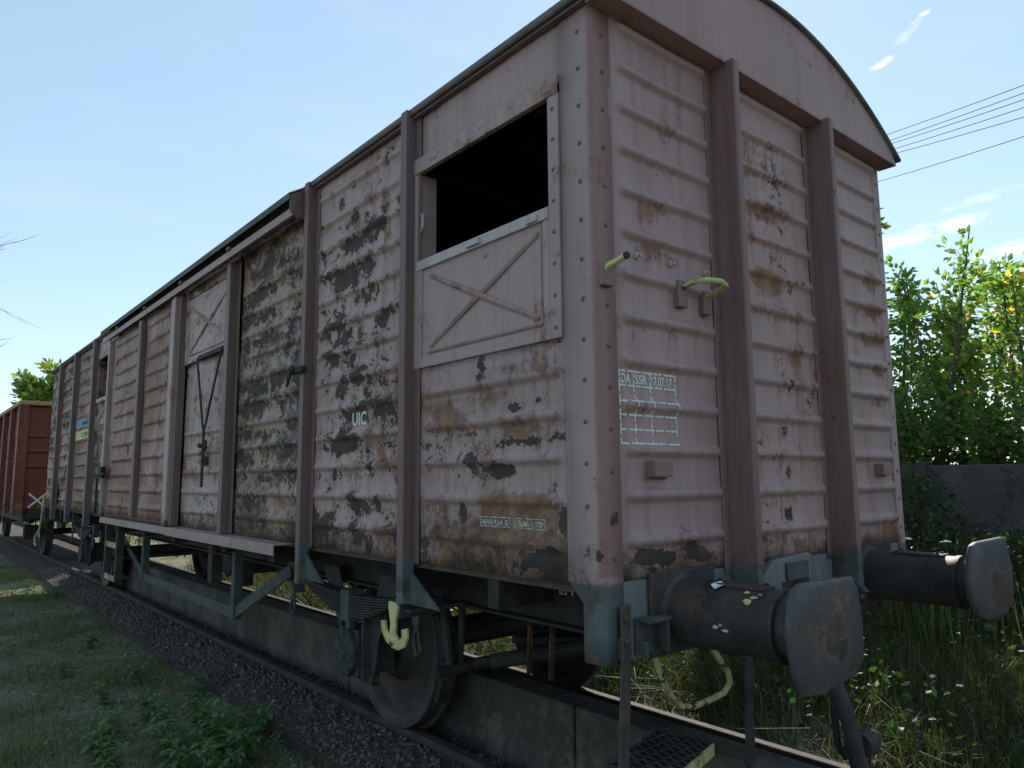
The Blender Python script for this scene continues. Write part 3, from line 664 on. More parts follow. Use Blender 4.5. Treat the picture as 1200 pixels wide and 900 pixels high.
    MB().box(0.0, .03, .005, .07, 2.31, 2.41).each('bracket', 'endpost', hr, bevel=.006)
    MB().lathe((.136, .0153, 2.3995), (1, -.05, .16), [(0, .0145), (.012, .0145)], 9).build('tip', 'grime', hr)
    # ---- head stock, buffers, coupler
    hs = MB().box(-.10, -.002, .0, 2.6, .885, 1.179).build('headstock', 'tealm', t, bevel=.006)
    MB().box(-.0015, .018, .24, .66, .88, 1.20).build('buffer_plate', 'buffer', hs, bevel=.006)
    MB().box(-.0015, .018, 1.94, 2.36, .88, 1.20).build('buffer_plate', 'buffer', hs, bevel=.006)
    for sy, yc in ((1, .45), (-1, 2.10)):
        b = MB().lathe((.0, yc, 1.035), (1, 0, 0), [(0, .15), (.018, .15), (.03, .132), (.06, .128), (.44, .125), (.455, .131), (.475, .131), (.476, .122)], 36).build('buffer', 'buffer', t, smooth=True, label='near buffer with chipped yellow marks' if sy == 1 else 'right-hand buffer')
        MB().lathe((.474, yc, 1.035), (1, 0, 0), [(0, .112), (.07, .112), (.075, .12), (.128, .125)], 32).build('plunger', 'buffer', b, smooth=True)
        if sy == 1: out = [(.247, 1.197), (.30, 1.215), (.645, 1.208), (.680, 1.165), (.700, 1.03), (.691, .912), (.63, .872), (.534, .857), (.36, .845), (.283, .857), (.232, .93), (.206, 1.068), (.225, 1.16)]
        else: out = [(1.843, 1.240), (1.9, 1.252), (2.255, 1.257), (2.295, 1.20), (2.33, 1.093), (2.325, 1.0), (2.287, .925), (2.18, .885), (1.95, .885), (1.84, .918), (1.785, 1.0), (1.772, 1.08), (1.80, 1.19)]
        # domed plate : inner ring a little further out
        cy = sum(p[0] for p in out)/len(out); cz = sum(p[1] for p in out)/len(out)
        rings = [(0.585, .94), (.592, 1.0), (.614, 1.0), (.622, .95), (.628, .6), (.630, .25)]
        vs = [(x, cy+(y-cy)*k, cz+(z-cz)*k) for (x, k) in rings for (y, z) in out]; n_ = len(out)
        fs = [(i*n_+j, i*n_+(j+1) % n_, (i+1)*n_+(j+1) % n_, (i+1)*n_+j) for i in range(len(rings)-1) for j in range(n_)]+[tuple(range(n_)), tuple((len(rings)-1)*n_+j for j in range(n_))]
        hd = MB().add(vs, fs).build('buffer_head', 'bufferhead', b, bevel=.006, smooth=True)
        MB().box(.14, .40, yc-.045, yc+.045, 1.035+.118, 1.035+.132).build('sleeve_key', 'buffer', b, bevel=.004)
        m = MB()
        for dx in (.17, .37):
            for dy in (-.03, .03): m.lathe((dx, yc+dy, 1.167), (0, 0, 1), [(0, .009), (.008, .009)], 6)
        m.build('bolts', 'grime', b, kind='stuff')
        if sy == 1:
            # paint splashes lie on the curved sleeve
            for (x0, a0, da, dx, sd_) in [(.33, 118, 5, .030, 1), (.365, 128, 4, .035, 2), (.345, 137, 7, .040, 5), (.39, 120, 3, .02, 6), (.235, 186, 5, .03, 4), (.27, 190, 3, .04, 9), (.26, 182, 3, .02, 10)]:
                rr = random.Random(sd_); vs = []; nn = 16
                for k in range(nn):
                    ang = 2*math.pi*k/nn; q = .55+.45*rr.random()
                    th = math.radians(a0+da*q*math.sin(ang)); x = x0+dx/2*q*math.cos(ang)+dx/2
                    rad = .1285
                    vs.append((x, yc+rad*math.cos(th), 1.035+rad*math.sin(th)))
                MB().add(vs, [tuple(range(nn))]).build('paint_splash', 'faded' if sd_ in (4, 9, 10) else 'yellow', b)
    cp = MB().prism([(-.0015, 1.0, .97), (-.0015, 1.0, 1.11), (-.0015, 1.10, 1.185), (-.0015, 1.42, 1.20), (-.0015, 1.53, 1.13), (-.0015, 1.55, .97)], (.035, 0, 0)).build('coupler_plate', 'tealm', t, bevel=.008)
    MB().box(.034, .05, 1.19, 1.38, 1.085, 1.165).build('stop_block', 'frame_teal', cp, bevel=.006)
    MB().box(.0345, .038, 1.16, 1.40, .99, 1.080).build('slot_shade', 'grime', cp)  # dark plate on the coupler in place of the shade inside its opening
    m = MB(); m.bar((.02, 1.28, 1.04), (.24, 1.29, 1.045), .05, .075); m.prism([(.22, 1.265, 1.0), (.22, 1.265, 1.085), (.33, 1.265, 1.10), (.37, 1.265, 1.06), (.35, 1.265, 1.05), (.32, 1.265, 1.065), (.28, 1.265, 1.04), (.33, 1.265, .99), (.30, 1.265, .96)], (0, .05, 0))
    m.build('draw_hook', 'frame', cp, bevel=.008)
    m = MB(); m.tube([(.20, 1.24, 1.045), (.20, 1.35, 1.045)], .02, 8)
    for y in (1.235, 1.355): m.tube([(.20, y, 1.045), (.22, y, .86), (.20, y, .74)], .014, 7)
    m.tube([(.20, 1.2, .74), (.20, 1.39, .74)], .018, 8); m.tube([(.2, 1.295, .80), (.2, 1.295, .52)], .017, 8)
    m.tube([(.2, 1.25, .55), (.21, 1.24, .40), (.21, 1.30, .33), (.21, 1.35, .40), (.2, 1.34, .55)], .016, 8)
    m.build('screw_coupling', 'grime', cp, smooth=True)
    # brake hose
    hz = MB().tube([(.02, .98, .90), (.10, 1.02, .88), (.2, 1.08, .80), (.28, 1.12, .68), (.31, 1.165, .52), (.33, 1.18, .34), (.34, 1.19, .16), (.33, 1.22, .02)], [.028, .030, .034, .036, .036, .036, .036, .036], 10).build('brake_hose', 'hose', t, smooth=True)
    MB().lathe((.32, 1.23, .42), (.1, 1, .1), [(0, .05), (.05, .055), (.09, .04)], 12).build('hose_coupling', 'frame', hz, smooth=True)
    # lamp bracket box left of the buffer
    MB().box(.0, .015, .155, .30, .905, 1.04).box(.015, .075, .16, .30, 1.025, 1.04).box(.015, .06, .285, .30, .905, 1.025).box(.015, .06, .16, .175, .905, .96).build('bracket_box', 'frame_teal', hs, bevel=.004)
    # yellow shunter's loop below the buffer
    lp = MB().tube([(-.06, .34, .885), (-.05, .355, .81), (-.05, .39, .755), (-.05, .43, .69), (-.05, .485, .645), (-.05, .56, .628), (-.05, .68, .632), (-.05, .785, .642), (-.05, .835, .675), (-.05, .825, .72), (-.05, .75, .80), (-.06, .69, .89)], .0135, 9).build('grab_loop', 'paleyellow', t, smooth=True, label='bent cream-yellow grab loop under the near buffer')
    # step hangers and tread
    m = MB().box(.020, .032, .055, .105, .92, 1.10).box(.0, .0195, .06, .10, .9, .98); m.bar((.026, .08, .925), (.03, .035, .40), .05, .012, (1, 0, 0))
    m.lathe((.032, .08, 1.05), (1, 0, 0), [(0, .015), (.012, .013), (.014, .005)], 8).lathe((.032, .08, .97), (1, 0, 0), [(0, .015), (.012, .013), (.014, .005)], 8)
    m.build('step_hanger', 'wood', t, bevel=.003, label='flat strap hanging from the near corner')
    MB().bar((.05, .83, .90), (.05, .81, .36), .055, .014, (1, 0, 0)).build('step_hanger', 'grime', t, bevel=.003)
    A, B_, Cc, D_ = Vector((-.375, .729, .42)), Vector((-.108, .769, .42)), Vector((.02, .31, .42)), Vector((-.261, .262, .42))
    st = MB().prism([A, B_, Cc, D_], (0, 0, -.006)).build('step_tread', 'grime', t)
    m = MB()
    for i in range(11):
        f = (i+.5)/11; p = A.lerp(D_, f); q = B_.lerp(Cc, f); pts = [p.lerp(q, k/14)+Vector((0, 0, .004+.007*math.sin(k*2.1+i))) for k in range(15)]
        m.tube(pts, .007, 5)
    m.build('grip_bars', 'grime', st, kind='stuff')
    m = MB().bar(B_+Vector((.004, 0, -.02)), Cc+Vector((.004, 0, -.02)), .008, .05).build('tread_edge', 'yellow', st)
    MB().bar(A+Vector((0, .004, -.02)), B_+Vector((0, .004, -.02)), .008, .05).bar(D_-Vector((0, .004, .02)), Cc-Vector((0, .004, .02)), .008, .05).build('tread_rim', 'frame', st)
    # ---- underframe
    m = MB()
    for yc in (.36, 2.20): m.box(-13.15, -.1005, yc, yc+.012, .90, 1.128).box(-13.15, -.1005, yc-.06, yc, .90, .915).box(-13.15, -.1005, yc-.06, yc, 1.115, 1.128)
    m.build('sole_bar', 'grime', t, bevel=.003)
    m = MB()
    for x in (-.7, -1.42, -3.2, -4.2, -5.6, -6.7, -7.6, -9.6, -11.9): m.box(x-.04, x+.04, .03, 2.57, 1.0, 1.129)
    m.each('cross_member', 'grime', t, bevel=.003)
    MB().box(-1.375, -1.31, -.02, 2.4, .905, .925).build('cross_bar', 'frame', t, bevel=.003)
    for yy, y2 in ((.13, .14), (2.46, 2.47)):
        m = MB(); w = .014
        for a, b in [((-4.19, .515), (-7.04, .54)), ((-3.10, .95), (-4.19, .515)), ((-7.04, .54), (-8.15, .95))]: m.bar((a[0], yy, a[1]), (b[0], yy, b[1]), w, .085)
        tr = m.each('truss_rod', 'frame_teal', t, bevel=.002)
        for x, z0 in ((-4.19, .47), (-5.6, .50), (-7.04, .50)):
            if x == -5.6: continue
            MB().box(x-.035, x+.035, yy-.02, yy+.05, z0, 1.12).build('truss_post', 'frame_teal', tr, bevel=.004)
    # shunter's steps with pale painted edges, far along the near side
    sg = MB()
    for x in (-8.10, -7.52): sg.box(x-.03, x+.03, -.055, .02, .44, 1.12)
    for z in (.46, .82): sg.box(-8.07, -7.55, -.04, .14, z, z+.01)
    s = sg.build('side_step', 'frame', t, bevel=.003)
    for z in (.445, .815): MB().box(-8.068, -7.552, -.052, -.041, z, z+.062).build('step_edge', 'paleyellow', s)
    # tanks and cylinder
    bt = MB().lathe((-5.75, .55, .80), (0, 1, 0), [(0, .02), (.01, .13), (.04, .18), (.55, .18), (.6, .12), (.62, .02)], 20).build('air_tank', 'frame', t, smooth=True)
    MB().lathe((-3.95, 1.2, .80), (1, 0, 0), [(-.5, .10), (-.48, .16), (-.12, .16), (-.1, .19), (-.07, .19), (-.05, .05), (.25, .05)], 20).build('brake_cylinder', 'grime', t, smooth=True)
    MB().box(-5.42, -5.30, .30, .40, .62, 1.0).box(-5.12, -5.04, .5, .6, .60, 1.0).each('pipe_bracket', 'frame', t, bevel=.004)
    MB().box(-4.75, -4.35, .7, 1.3, .68, 1.0).build('valve_box', 'grime', t, bevel=.02)
    m = MB()
    for (a, b, r_) in [((-5, 1.3, .70), (-2.9, 1.3, .62), .022), ((-10, 1.3, .62), (-5.2, 1.3, .72), .022), ((-12.5, .75, .88), (-.1, .75, .90), .017), ((-4.9, .9, .70), (-4.9, 1.8, .70), .025), ((-3.05, 1.0, .60), (-3.05, 1.6, .60), .02), ((-1.75, .72, .47), (-.35, 1.65, .80), .035)]: m.tube([a, b], r_, 8)
    m.each('brake_rod', 'grime', t, smooth=True)
    MB().box(-1.30, -.12, 1.02, 1.58, .74, 1.12).build('draft_gear_box', 'grime', t, bevel=.01)
    MB().prism([(-.55, 2.30, .92), (-1.30, 2.30, .92), (-1.15, 2.30, .55), (-.70, 2.30, .55)], (0, .03, 0)).build('far_equipment_box', 'grime', t, bevel=.004)
    m = MB().prism([(-1.72, .98, .55), (-1.72, 1.62, .55), (-1.0, 1.36, .62), (-1.0, 1.24, .62)], (0, 0, .04)).build('brake_triangle', 'grime', t, bevel=.004)
    m = MB().tube([(-1.62, .74, .50), (-1.2, 1.1, .60), (-.5, 1.7, .72)], .045, 10)
    pts = [Vector((-1.62, .74, .50)).lerp(Vector((-.5, 1.7, .72)), k/26) for k in range(27)]
    m.build('spring_rod', 'grime', t, smooth=True)
    for x in (-.95, -1.12): MB().bar((x, .62, .92), (x, .60, .55), .03, .012, (1, 0, 0)).build('hanger_strap', 'grime', t)
    # ---- wheels, springs, axle boxes
    for ax in (-2.38, -10.92):
        MB().tube([(ax, .45, .5), (ax, 2.15, .5)], .075, 16).build('axle', 'wheel', t, smooth=True)
        for sy in (1, -1):
            yo = .530 if sy == 1 else W-.530; dirv = (0, sy, 0)
            wlh = MB().lathe((ax, yo, .5), dirv, [(.012, .10), (.0, .12), (-.03, .13), (-.035, .17), (.045, .22), (.055, .40), (.01, .425), (.0, .44), (.0, .495), (.005, .50), (.095, .505), (.105, .53), (.128, .53), (.135, .515), (.135, .43), (.10, .41), (.075, .40), (.07, .22), (.135, .17), (.135, .10)], 56).build('wheel', 'wheel', t, smooth=True)
            ys0 = .17 if sy == 1 else W-.17
            s_ = lambda v: ys0+sy*v
            # axle box with eight-sided cover
            cov = [(ax+.135*math.cos(a)*1.0, s_(0), .51+.15*math.sin(a)) for a in [math.radians(22.5+45*k) for k in range(8)]]
            ab = MB().prism(cov, (0, sy*.035, 0)).box(ax-.12, ax+.12, s_(.0352), s_(.30), .38, .65).build('axle_box', 'frame', t, bevel=.006, label='near axle box with eight-sided cover' if ax > -3 and sy == 1 else None)
            m = MB()
            for k in range(8):
                a = math.radians(45*k); m.lathe((ax+.10*math.cos(a), s_(0), .51+.115*math.sin(a)), (0, -sy, 0), [(0, .012), (.01, .012)], 6)
            m.lathe((ax, s_(0), .51), (0, -sy, 0), [(0, .03), (.012, .025), (.014, .012), (.004, .01)], 12); m.build('bolts', 'frame_teal', ab, kind='stuff')
            # horn guides
            m = MB()
            for s2 in (-1, 1):
                m.prism([(ax+s2*.15, s_(.10), .36), (ax+s2*.20, s_(.10), .36), (ax+s2*.26, s_(.10), .62), (ax+s2*.52, s_(.10), 1.0), (ax+s2*.28, s_(.10), 1.0), (ax+s2*.15, s_(.10), .70)], (0, sy*.012, 0))
                m.box(ax+s2*.135, ax+s2*.16, s_(.05), s_(.17), .36, .72)
            m.bar((ax-.22, s_(.10), .355), (ax+.22, s_(.10), .355), .045, .012)
            m.box(ax-.22, ax-.15, s_(.08), s_(.13), .34, .37).box(ax+.15, ax+.22, s_(.08), s_(.13), .34, .40)
            m.build('horn_guide', 'frame', t, bevel=.003)
            # leaf spring
            yc = s_(.05); sp = MB().box(ax-.055, ax+.055, yc-.05, yc+.05, .70, .89).box(ax-.025, ax+.025, yc-.025, yc+.025, .64, .70).build('leaf_spring', 'frame_teal', t, bevel=.004)
            for k in range(9):
                half = .74-.062*k; 
                def zz(x): return .872-.0145*k-.015+.06*(x/.74)**2
                pts = [(ax+half*u, yc, zz(half*u)) for u in np.linspace(-1, 1, 9)]
                m = MB()
                for i in range(8): m.bar(pts[i], pts[i+1], .085-.003*(k % 2), .0098)
                m.build('leaf', 'frame', sp)
            m = MB()
            for s2 in (-1, 1):
                xe = ax+s2*.76
                m.tube([(xe, yc-.06, .915), (xe, yc+.06, .915)], .022, 8); m.tube([(xe, yc, .91), (xe+s2*.05, yc, .80)], .018, 7); m.tube([(xe+s2*.05, yc-.03, .80), (xe+s2*.09, yc-.03, .66), (xe+s2*.05, yc-.03, .62), (xe+s2*.02, yc-.03, .70), (xe+s2*.05, yc-.03, .80)], .011, 6)
                m.prism([(xe-.02, yc-.04, 1.12), (xe+s2*.13, yc-.04, 1.12), (xe+s2*.08, yc-.04, .80), (xe+s2*.02, yc-.04, .78)], (0, .08, 0))
            m.each('spring_hanger', 'frame_teal', t, bevel=.002)
            # brake shoes and hangers
            for s2 in (-1, 1):
                yw = yo+sy*.05; pts = []; 
                m = MB()
                a0 = [math.radians(a) for a in ((-28, -14, 0, 14, 28))]
                P_ = [(ax+s2*(.535*math.cos(a)), yw, .5+.535*math.sin(a)) for a in a0]
                for i in range(4): m.bar(P_[i], P_[i+1], .085, .05, (s2, 0, 0))
                bs = m.build('brake_shoe', 'grime', t, bevel=.004)
                MB().bar((ax+s2*.60, yw-.03*sy, .48), (ax+s2*.50, yw-.03*sy, 1.0), .03, .05, (1, 0, 0)).bar((ax+s2*.60, yw+.045*sy, .44), (ax+s2*.64, yw+.045*sy, 1.0), .02, .045, (1, 0, 0)).build('brake_hanger', 'frame', bs, bevel=.003)
        for s2 in (-1, 1): MB().tube([(ax+s2*.62, .45, .46), (ax+s2*.62, 2.15, .46)], .03, 8).each('brake_beam', 'grime', t, smooth=True)
    # yellow anchor-shaped rope hook on its bracket
    x = -1.40
    hk = MB().box(x-.035, x+.035, -.045, .22, .875, .955).build('rope_hook_bracket', 'frame', t, bevel=.006)
    out = [(-.045, .955), (.035, .955), (.038, .93), (.018, .86), (.022, .80), (.05, .775), (.085, .80), (.078, .832), (.125, .845), (.130, .80), (.105, .752), (.05, .728), (-.01, .732), (-.07, .755), (-.115, .80), (-.125, .85), (-.085, .855), (-.072, .81), (-.035, .79), (-.028, .85), (-.048, .93)]
    MB().prism([(x+a, -.0455, z) for a, z in out], (0, -.016, 0)).build('rope_hook', 'yellow', hk, bevel=.003, label='yellow anchor-shaped rope hook')
    # far end bits
    MB().tube([(-13.36, -.02, 1.35), (-13.38, -.03, .90), (-13.38, -.06, .70)], .018, 7).tube([(-13.38, -.06, .72), (-13.42, -.1, .64), (-13.40, -.1, .52), (-13.30, -.1, .50)], .02, 7).build('end_handrail', 'paleyellow', t)
    MB().box(-12.46, -11.95, -.03, -.005, 1.24, 1.53).build('label_board', 'grime', t, bevel=.004)
    MB().box(-13.42, -13.30, 0, W, .885, 1.16).build('headstock', 'frame', t, bevel=.005)
    for yc in (.425, 2.175): MB().lathe((-13.42, yc, 1.04), (-1, 0, 0), [(0, .15), (.02, .13), (.4, .125), (.41, .11), (.53, .11), (.54, .22), (.56, .22)], 20).build('buffer', 'buffer', t, smooth=True)
    # ================= lettering
    def txt(s, size, mat, o, ux, frame, nm='lettering', gap=.0022):
        cu = bpy.data.curves.new(nm, 'FONT'); cu.body = s; cu.size = size; cu.space_character = 1.05; cu.offset = size*.022
        ob = bpy.data.objects.new('tmp', cu); C.objects.link(ob)
        dg = bpy.context.evaluated_depsgraph_get(); me = bpy.data.meshes.new_from_object(ob.evaluated_get(dg)); bpy.data.objects.remove(ob)
        xs = [v.co.x for v in me.vertices]; w = max(xs)-min(xs); mn = min(xs)
        bm = bmesh.new(); bm.from_mesh(me); bmesh.ops.triangulate(bm, faces=bm.faces)
        bmesh.ops.subdivide_edges(bm, edges=[e for e in bm.edges if e.calc_length() > .02], cuts=2)
        for v in bm.verts:
            a = (v.co.x-mn)*ux/w*1.0 + o[0]; z = o[1]+v.co.y
            v.co = frame(a, z, gap)
        bm.to_mesh(me); bm.free(); me.materials.clear(); return link(nm, me, mat, None)
    side = lambda ribs, r0, r1, off=0: (lambda a, z, g_: Vector((a, -(ribh(a, z, ribs, r0, r1, .018, .040)+off+.0045*math.sin(a*7.1+z*3.3)*math.sin(z*5.7-a*2.9)+g_), z)))
    endf = lambda a, z, g_: Vector((ribh(a, z, ER, .125, .775, .022, .040)+.0045*math.sin(a*7.1+z*3.3)*math.sin(z*5.7-a*2.9)+g_, a, z))
    def adopt(o, lab=None):
        o.parent = t; o.matrix_parent_inverse = Matrix.Translation(-t.location)
        if lab: o['label'] = lab
    sb = side(RB, -2.49, -1.38)
    adopt(txt('UIC', .105, 'white', (-1.975, 1.885), .16, sb), 'white letters on the peeled panel')
    adopt(txt('REV 06 17', .035, 'faded', (-1.90, 1.60), .18, sb)); adopt(txt('.... .... ....', .035, 'faded', (-1.90, 1.565), .18, sb))
    sn = side(RB, -1.225, -.165)
    def strip(a0, z0, a1, z1, w, fr, mb, gap=.0022, breaks=()):
        n_ = max(2, int(math.hypot(a1-a0, z1-z0)/.004)); d = Vector((a1-a0, z1-z0)).normalized(); pz = Vector((-d.y, d.x))*w/2
        for i in range(n_):
            f0, f1 = i/n_, (i+1)/n_
            if any(abs((f0+f1)/2-b) < .0045/max(.01, math.hypot(a1-a0, z1-z0)) for b in breaks): continue
            ww = 1+.35*math.sin(f0*40+a0*31+z0*17)
            vs = []
            for (f, s) in ((f0, -1), (f1, -1), (f1, 1), (f0, 1)):
                a = a0+(a1-a0)*f+pz.x*s*ww; z = z0+(z1-z0)*f+pz.y*s*ww; vs.append(fr(a, z, gap))
            mb.add(vs, [(0, 1, 2, 3)])
    m = MB()
    for (a, b) in ((-.745, -.545), (-.505, -.315)):
        for z in (1.362, 1.402): strip(a, z, b, z, .004, sn, m, breaks=(.33, .66))
        for x_ in (a, b): strip(x_, 1.362, x_, 1.402, .004, sn, m)
    o = m.build('stencil_box', 'faded'); adopt(o)
    adopt(txt('MARASA 0', .034, 'faded', (-.735, 1.369), .18, sn)); adopt(txt('TREMA 11.1709', .034, 'faded', (-.495, 1.369), .17, sn))
    # stencilled table on the end
    m = MB(); y0, y1 = .114, .458; cs = [y0, y0+.086, y0+.185, y1]; rs = [1.990, 1.932, 1.870, 1.815, 1.757, 1.702]
    for i, z in enumerate(rs):
        for a, b in zip(cs[:-1], cs[1:]):
            strip(a, z, b, z, .0075, endf, m, breaks=(.5,) if b-a < .12 else (.12, .5))
    for i, y in enumerate(cs):
        for a, b in zip(rs[:-1], rs[1:]): strip(y, b, y, a, .0075, endf, m, breaks=(.5,))
    adopt(m.build('stencil_grid', 'white'), 'white stencilled grid on the end wall')
    adopt(txt('DA', .052, 'white', (.124, 1.943), .058, endf)); adopt(txt('SSR', .052, 'white', (.210, 1.943), .070, endf)); adopt(txt('17.07.17', .050, 'white', (.308, 1.943), .128, endf))
    # placards far along
    sf = side(RB, -10.7, -9.6)
    for nm, mt, z0, z1, a0 in (('blue_placard', 'blue', 2.365, 2.50, -10.78), ('yellow_placard', 'lime', 2.19, 2.325, -10.78)):
        m = MB(); N_ = 14
        vs = [sf(a0+1.20*i/N_, z0+(z1-z0)*j/4, .006) for i in range(N_+1) for j in range(5)]
        m.add(vs, [(i*5+j, (i+1)*5+j, (i+1)*5+j+1, i*5+j+1) for i in range(N_) for j in range(4)]); adopt(m.build(nm, mt))
    adopt(txt('MAN', .10, 'grime', (-10.3, 2.38), .5, sf, gap=.009)); adopt(txt('CFI', .10, 'frame', (-10.3, 2.21), .5, sf, gap=.009))
    fl = lambda a, z, g_: Vector((a, .3585-g_, z))
    adopt(txt('EM', .055, 'faded', (-.62, 1.04), .09, fl))
    return t
boxcar = make_boxcar()
# small paper label lying on the near buffer sleeve
def paper():
    yc, zc = .45, 1.035; vs = []
    cx, cth, s = .215, math.radians(112), .021
    for i in range(4):
        for j in range(4):
            u = (i/3-.5)*2*s; v = (j/3-.5)*2*s; a = math.radians(35); du, dv = u*math.cos(a)-v*math.sin(a), u*math.sin(a)+v*math.cos(a)
            r = .1345+.004*((i-1.5)**2/2); vs.append((cx+du, yc+r*math.cos(cth+dv/.13), zc+r*math.sin(cth+dv/.13)))
    m = MB().add(vs, [(i*4+j, (i+1)*4+j, (i+1)*4+j+1, i*4+j+1) for i in range(3) for j in range(3)])
    tag(m.build('paper_label', 'paper'), 'small pale blue-white paper square stuck on top of the near buffer sleeve', 'label')
paper()

# ================================================================== OPEN WAGON BEHIND
def make_open_wagon():
    t = thing('open_wagon', 'dark red open-topped goods wagon with a white cross, behind the boxcar at far left', 'railway wagon', (-21, 1.3, 0))
    x1, x0, y0, y1 = -15.6, -26.6, -.16, 2.76
    for i in range(8):
        a = x1-.02-i*1.37; sheet('side_panel', 'red', t, 'side', a-1.37, a, 1.02, 3.12, (1.5, 2.0, 2.55), off=-y0, du=.3)
        MB().box(a-.06, a+.06, y0-.09, y0, .95, 3.12).build('side_post', 'red', t, bevel=.006)
    sheet('end_panel', 'red', t, 'end', y0, y1, 1.02, 3.12, (1.9, 2.2, 2.5), off=x1, amp=.03, hw=.05, du=.3)
    for y in (y0+.03, .42, 1.3, 2.2, y1-.03): MB().box(x1, x1+.09, y-.05, y+.05, .95, 3.12).build('end_post', 'red', t, bevel=.006)
    m = MB().box(x0, x1+.10, y0-.10, y0+.06, 3.122, 3.20).box(x1-.06, x1+.10, y0+.0605, y1+.1, 3.122, 3.20).box(x0, x1-.061, y1-.06, y1+.1, 3.122, 3.20)
    m.build('top_rim', 'redrim', t, bevel=.01, label='rust-yellow top rim')
    MB().box(x0, x0+.02, y0, y1, 1.0, 3.12).box(x0, x1, y1-.02, y1, 1.0, 3.12).box(x0, x1, y0+.05, y1-.05, .98, 1.04).build('body', 'red', t)
    MB().box(x0, x1+.02, y0+.1, y0+.2, .8, 1.02).box(x1, x1+.10, 0, 2.6, .86, 1.02).build('frame', 'grime', t, bevel=.004)
    m = MB(); cy, cz = .16, 1.22
    m.bar((x1+.006+.034, cy-.15, cz-.14), (x1+.04, cy+.15, cz+.14), .035, .004, (1, 0, 0)); m.bar((x1+.046, cy+.15, cz-.14), (x1+.046, cy-.15, cz+.14), .035, .004, (1, 0, 0))
    m.build('cross_mark', 'white', t, label='white painted cross')
    m = MB().box(x1+.028, x1+.034, .30, .52, 1.72, 2.0).build('stencil_block', 'faded', t)
    for yc in (.425, 2.175): MB().lathe((x1+.1, yc, 1.04), (1, 0, 0), [(0, .14), (.02, .12), (.4, .12), (.41, .10), (.50, .10), (.51, .20), (.53, .20)], 18).build('buffer', 'buffer', t, smooth=True)
    for ax in (-17.3, -24.8):
        for sy, yo in ((1, .53), (-1, 2.07)):
            MB().lathe((ax, yo, .5), (0, sy, 0), [(0, .12), (.03, .2), (.05, .40), (0, .44), (0, .495), (.09, .50), (.1, .53), (.13, .53), (.13, .1)], 32).build('wheel', 'wheel', t, smooth=True)
            MB().box(ax-.12, ax+.12, yo-.36*sy, yo-.1*sy, .36, .66).bar((ax-.25, yo-.2*sy, .36), (ax-.5, yo-.2*sy, .95), .02, .06).bar((ax+.25, yo-.2*sy, .36), (ax+.5, yo-.2*sy, .95), .02, .06).build('axle_box', 'grime', t, bevel=.006)
            m = MB()
            for k in range(6):
                h_ = .6-.08*k; m.box(ax-h_, ax+h_, yo-.3*sy, yo-.21*sy, .86-.03*k-.014, .86-.03*k+.01)
            m.build('leaf_spring', 'grime', t)
        MB().tube([(ax, .5, .5), (ax, 2.1, .5)], .07, 10).build('axle', 'grime', t)
make_open_wagon()

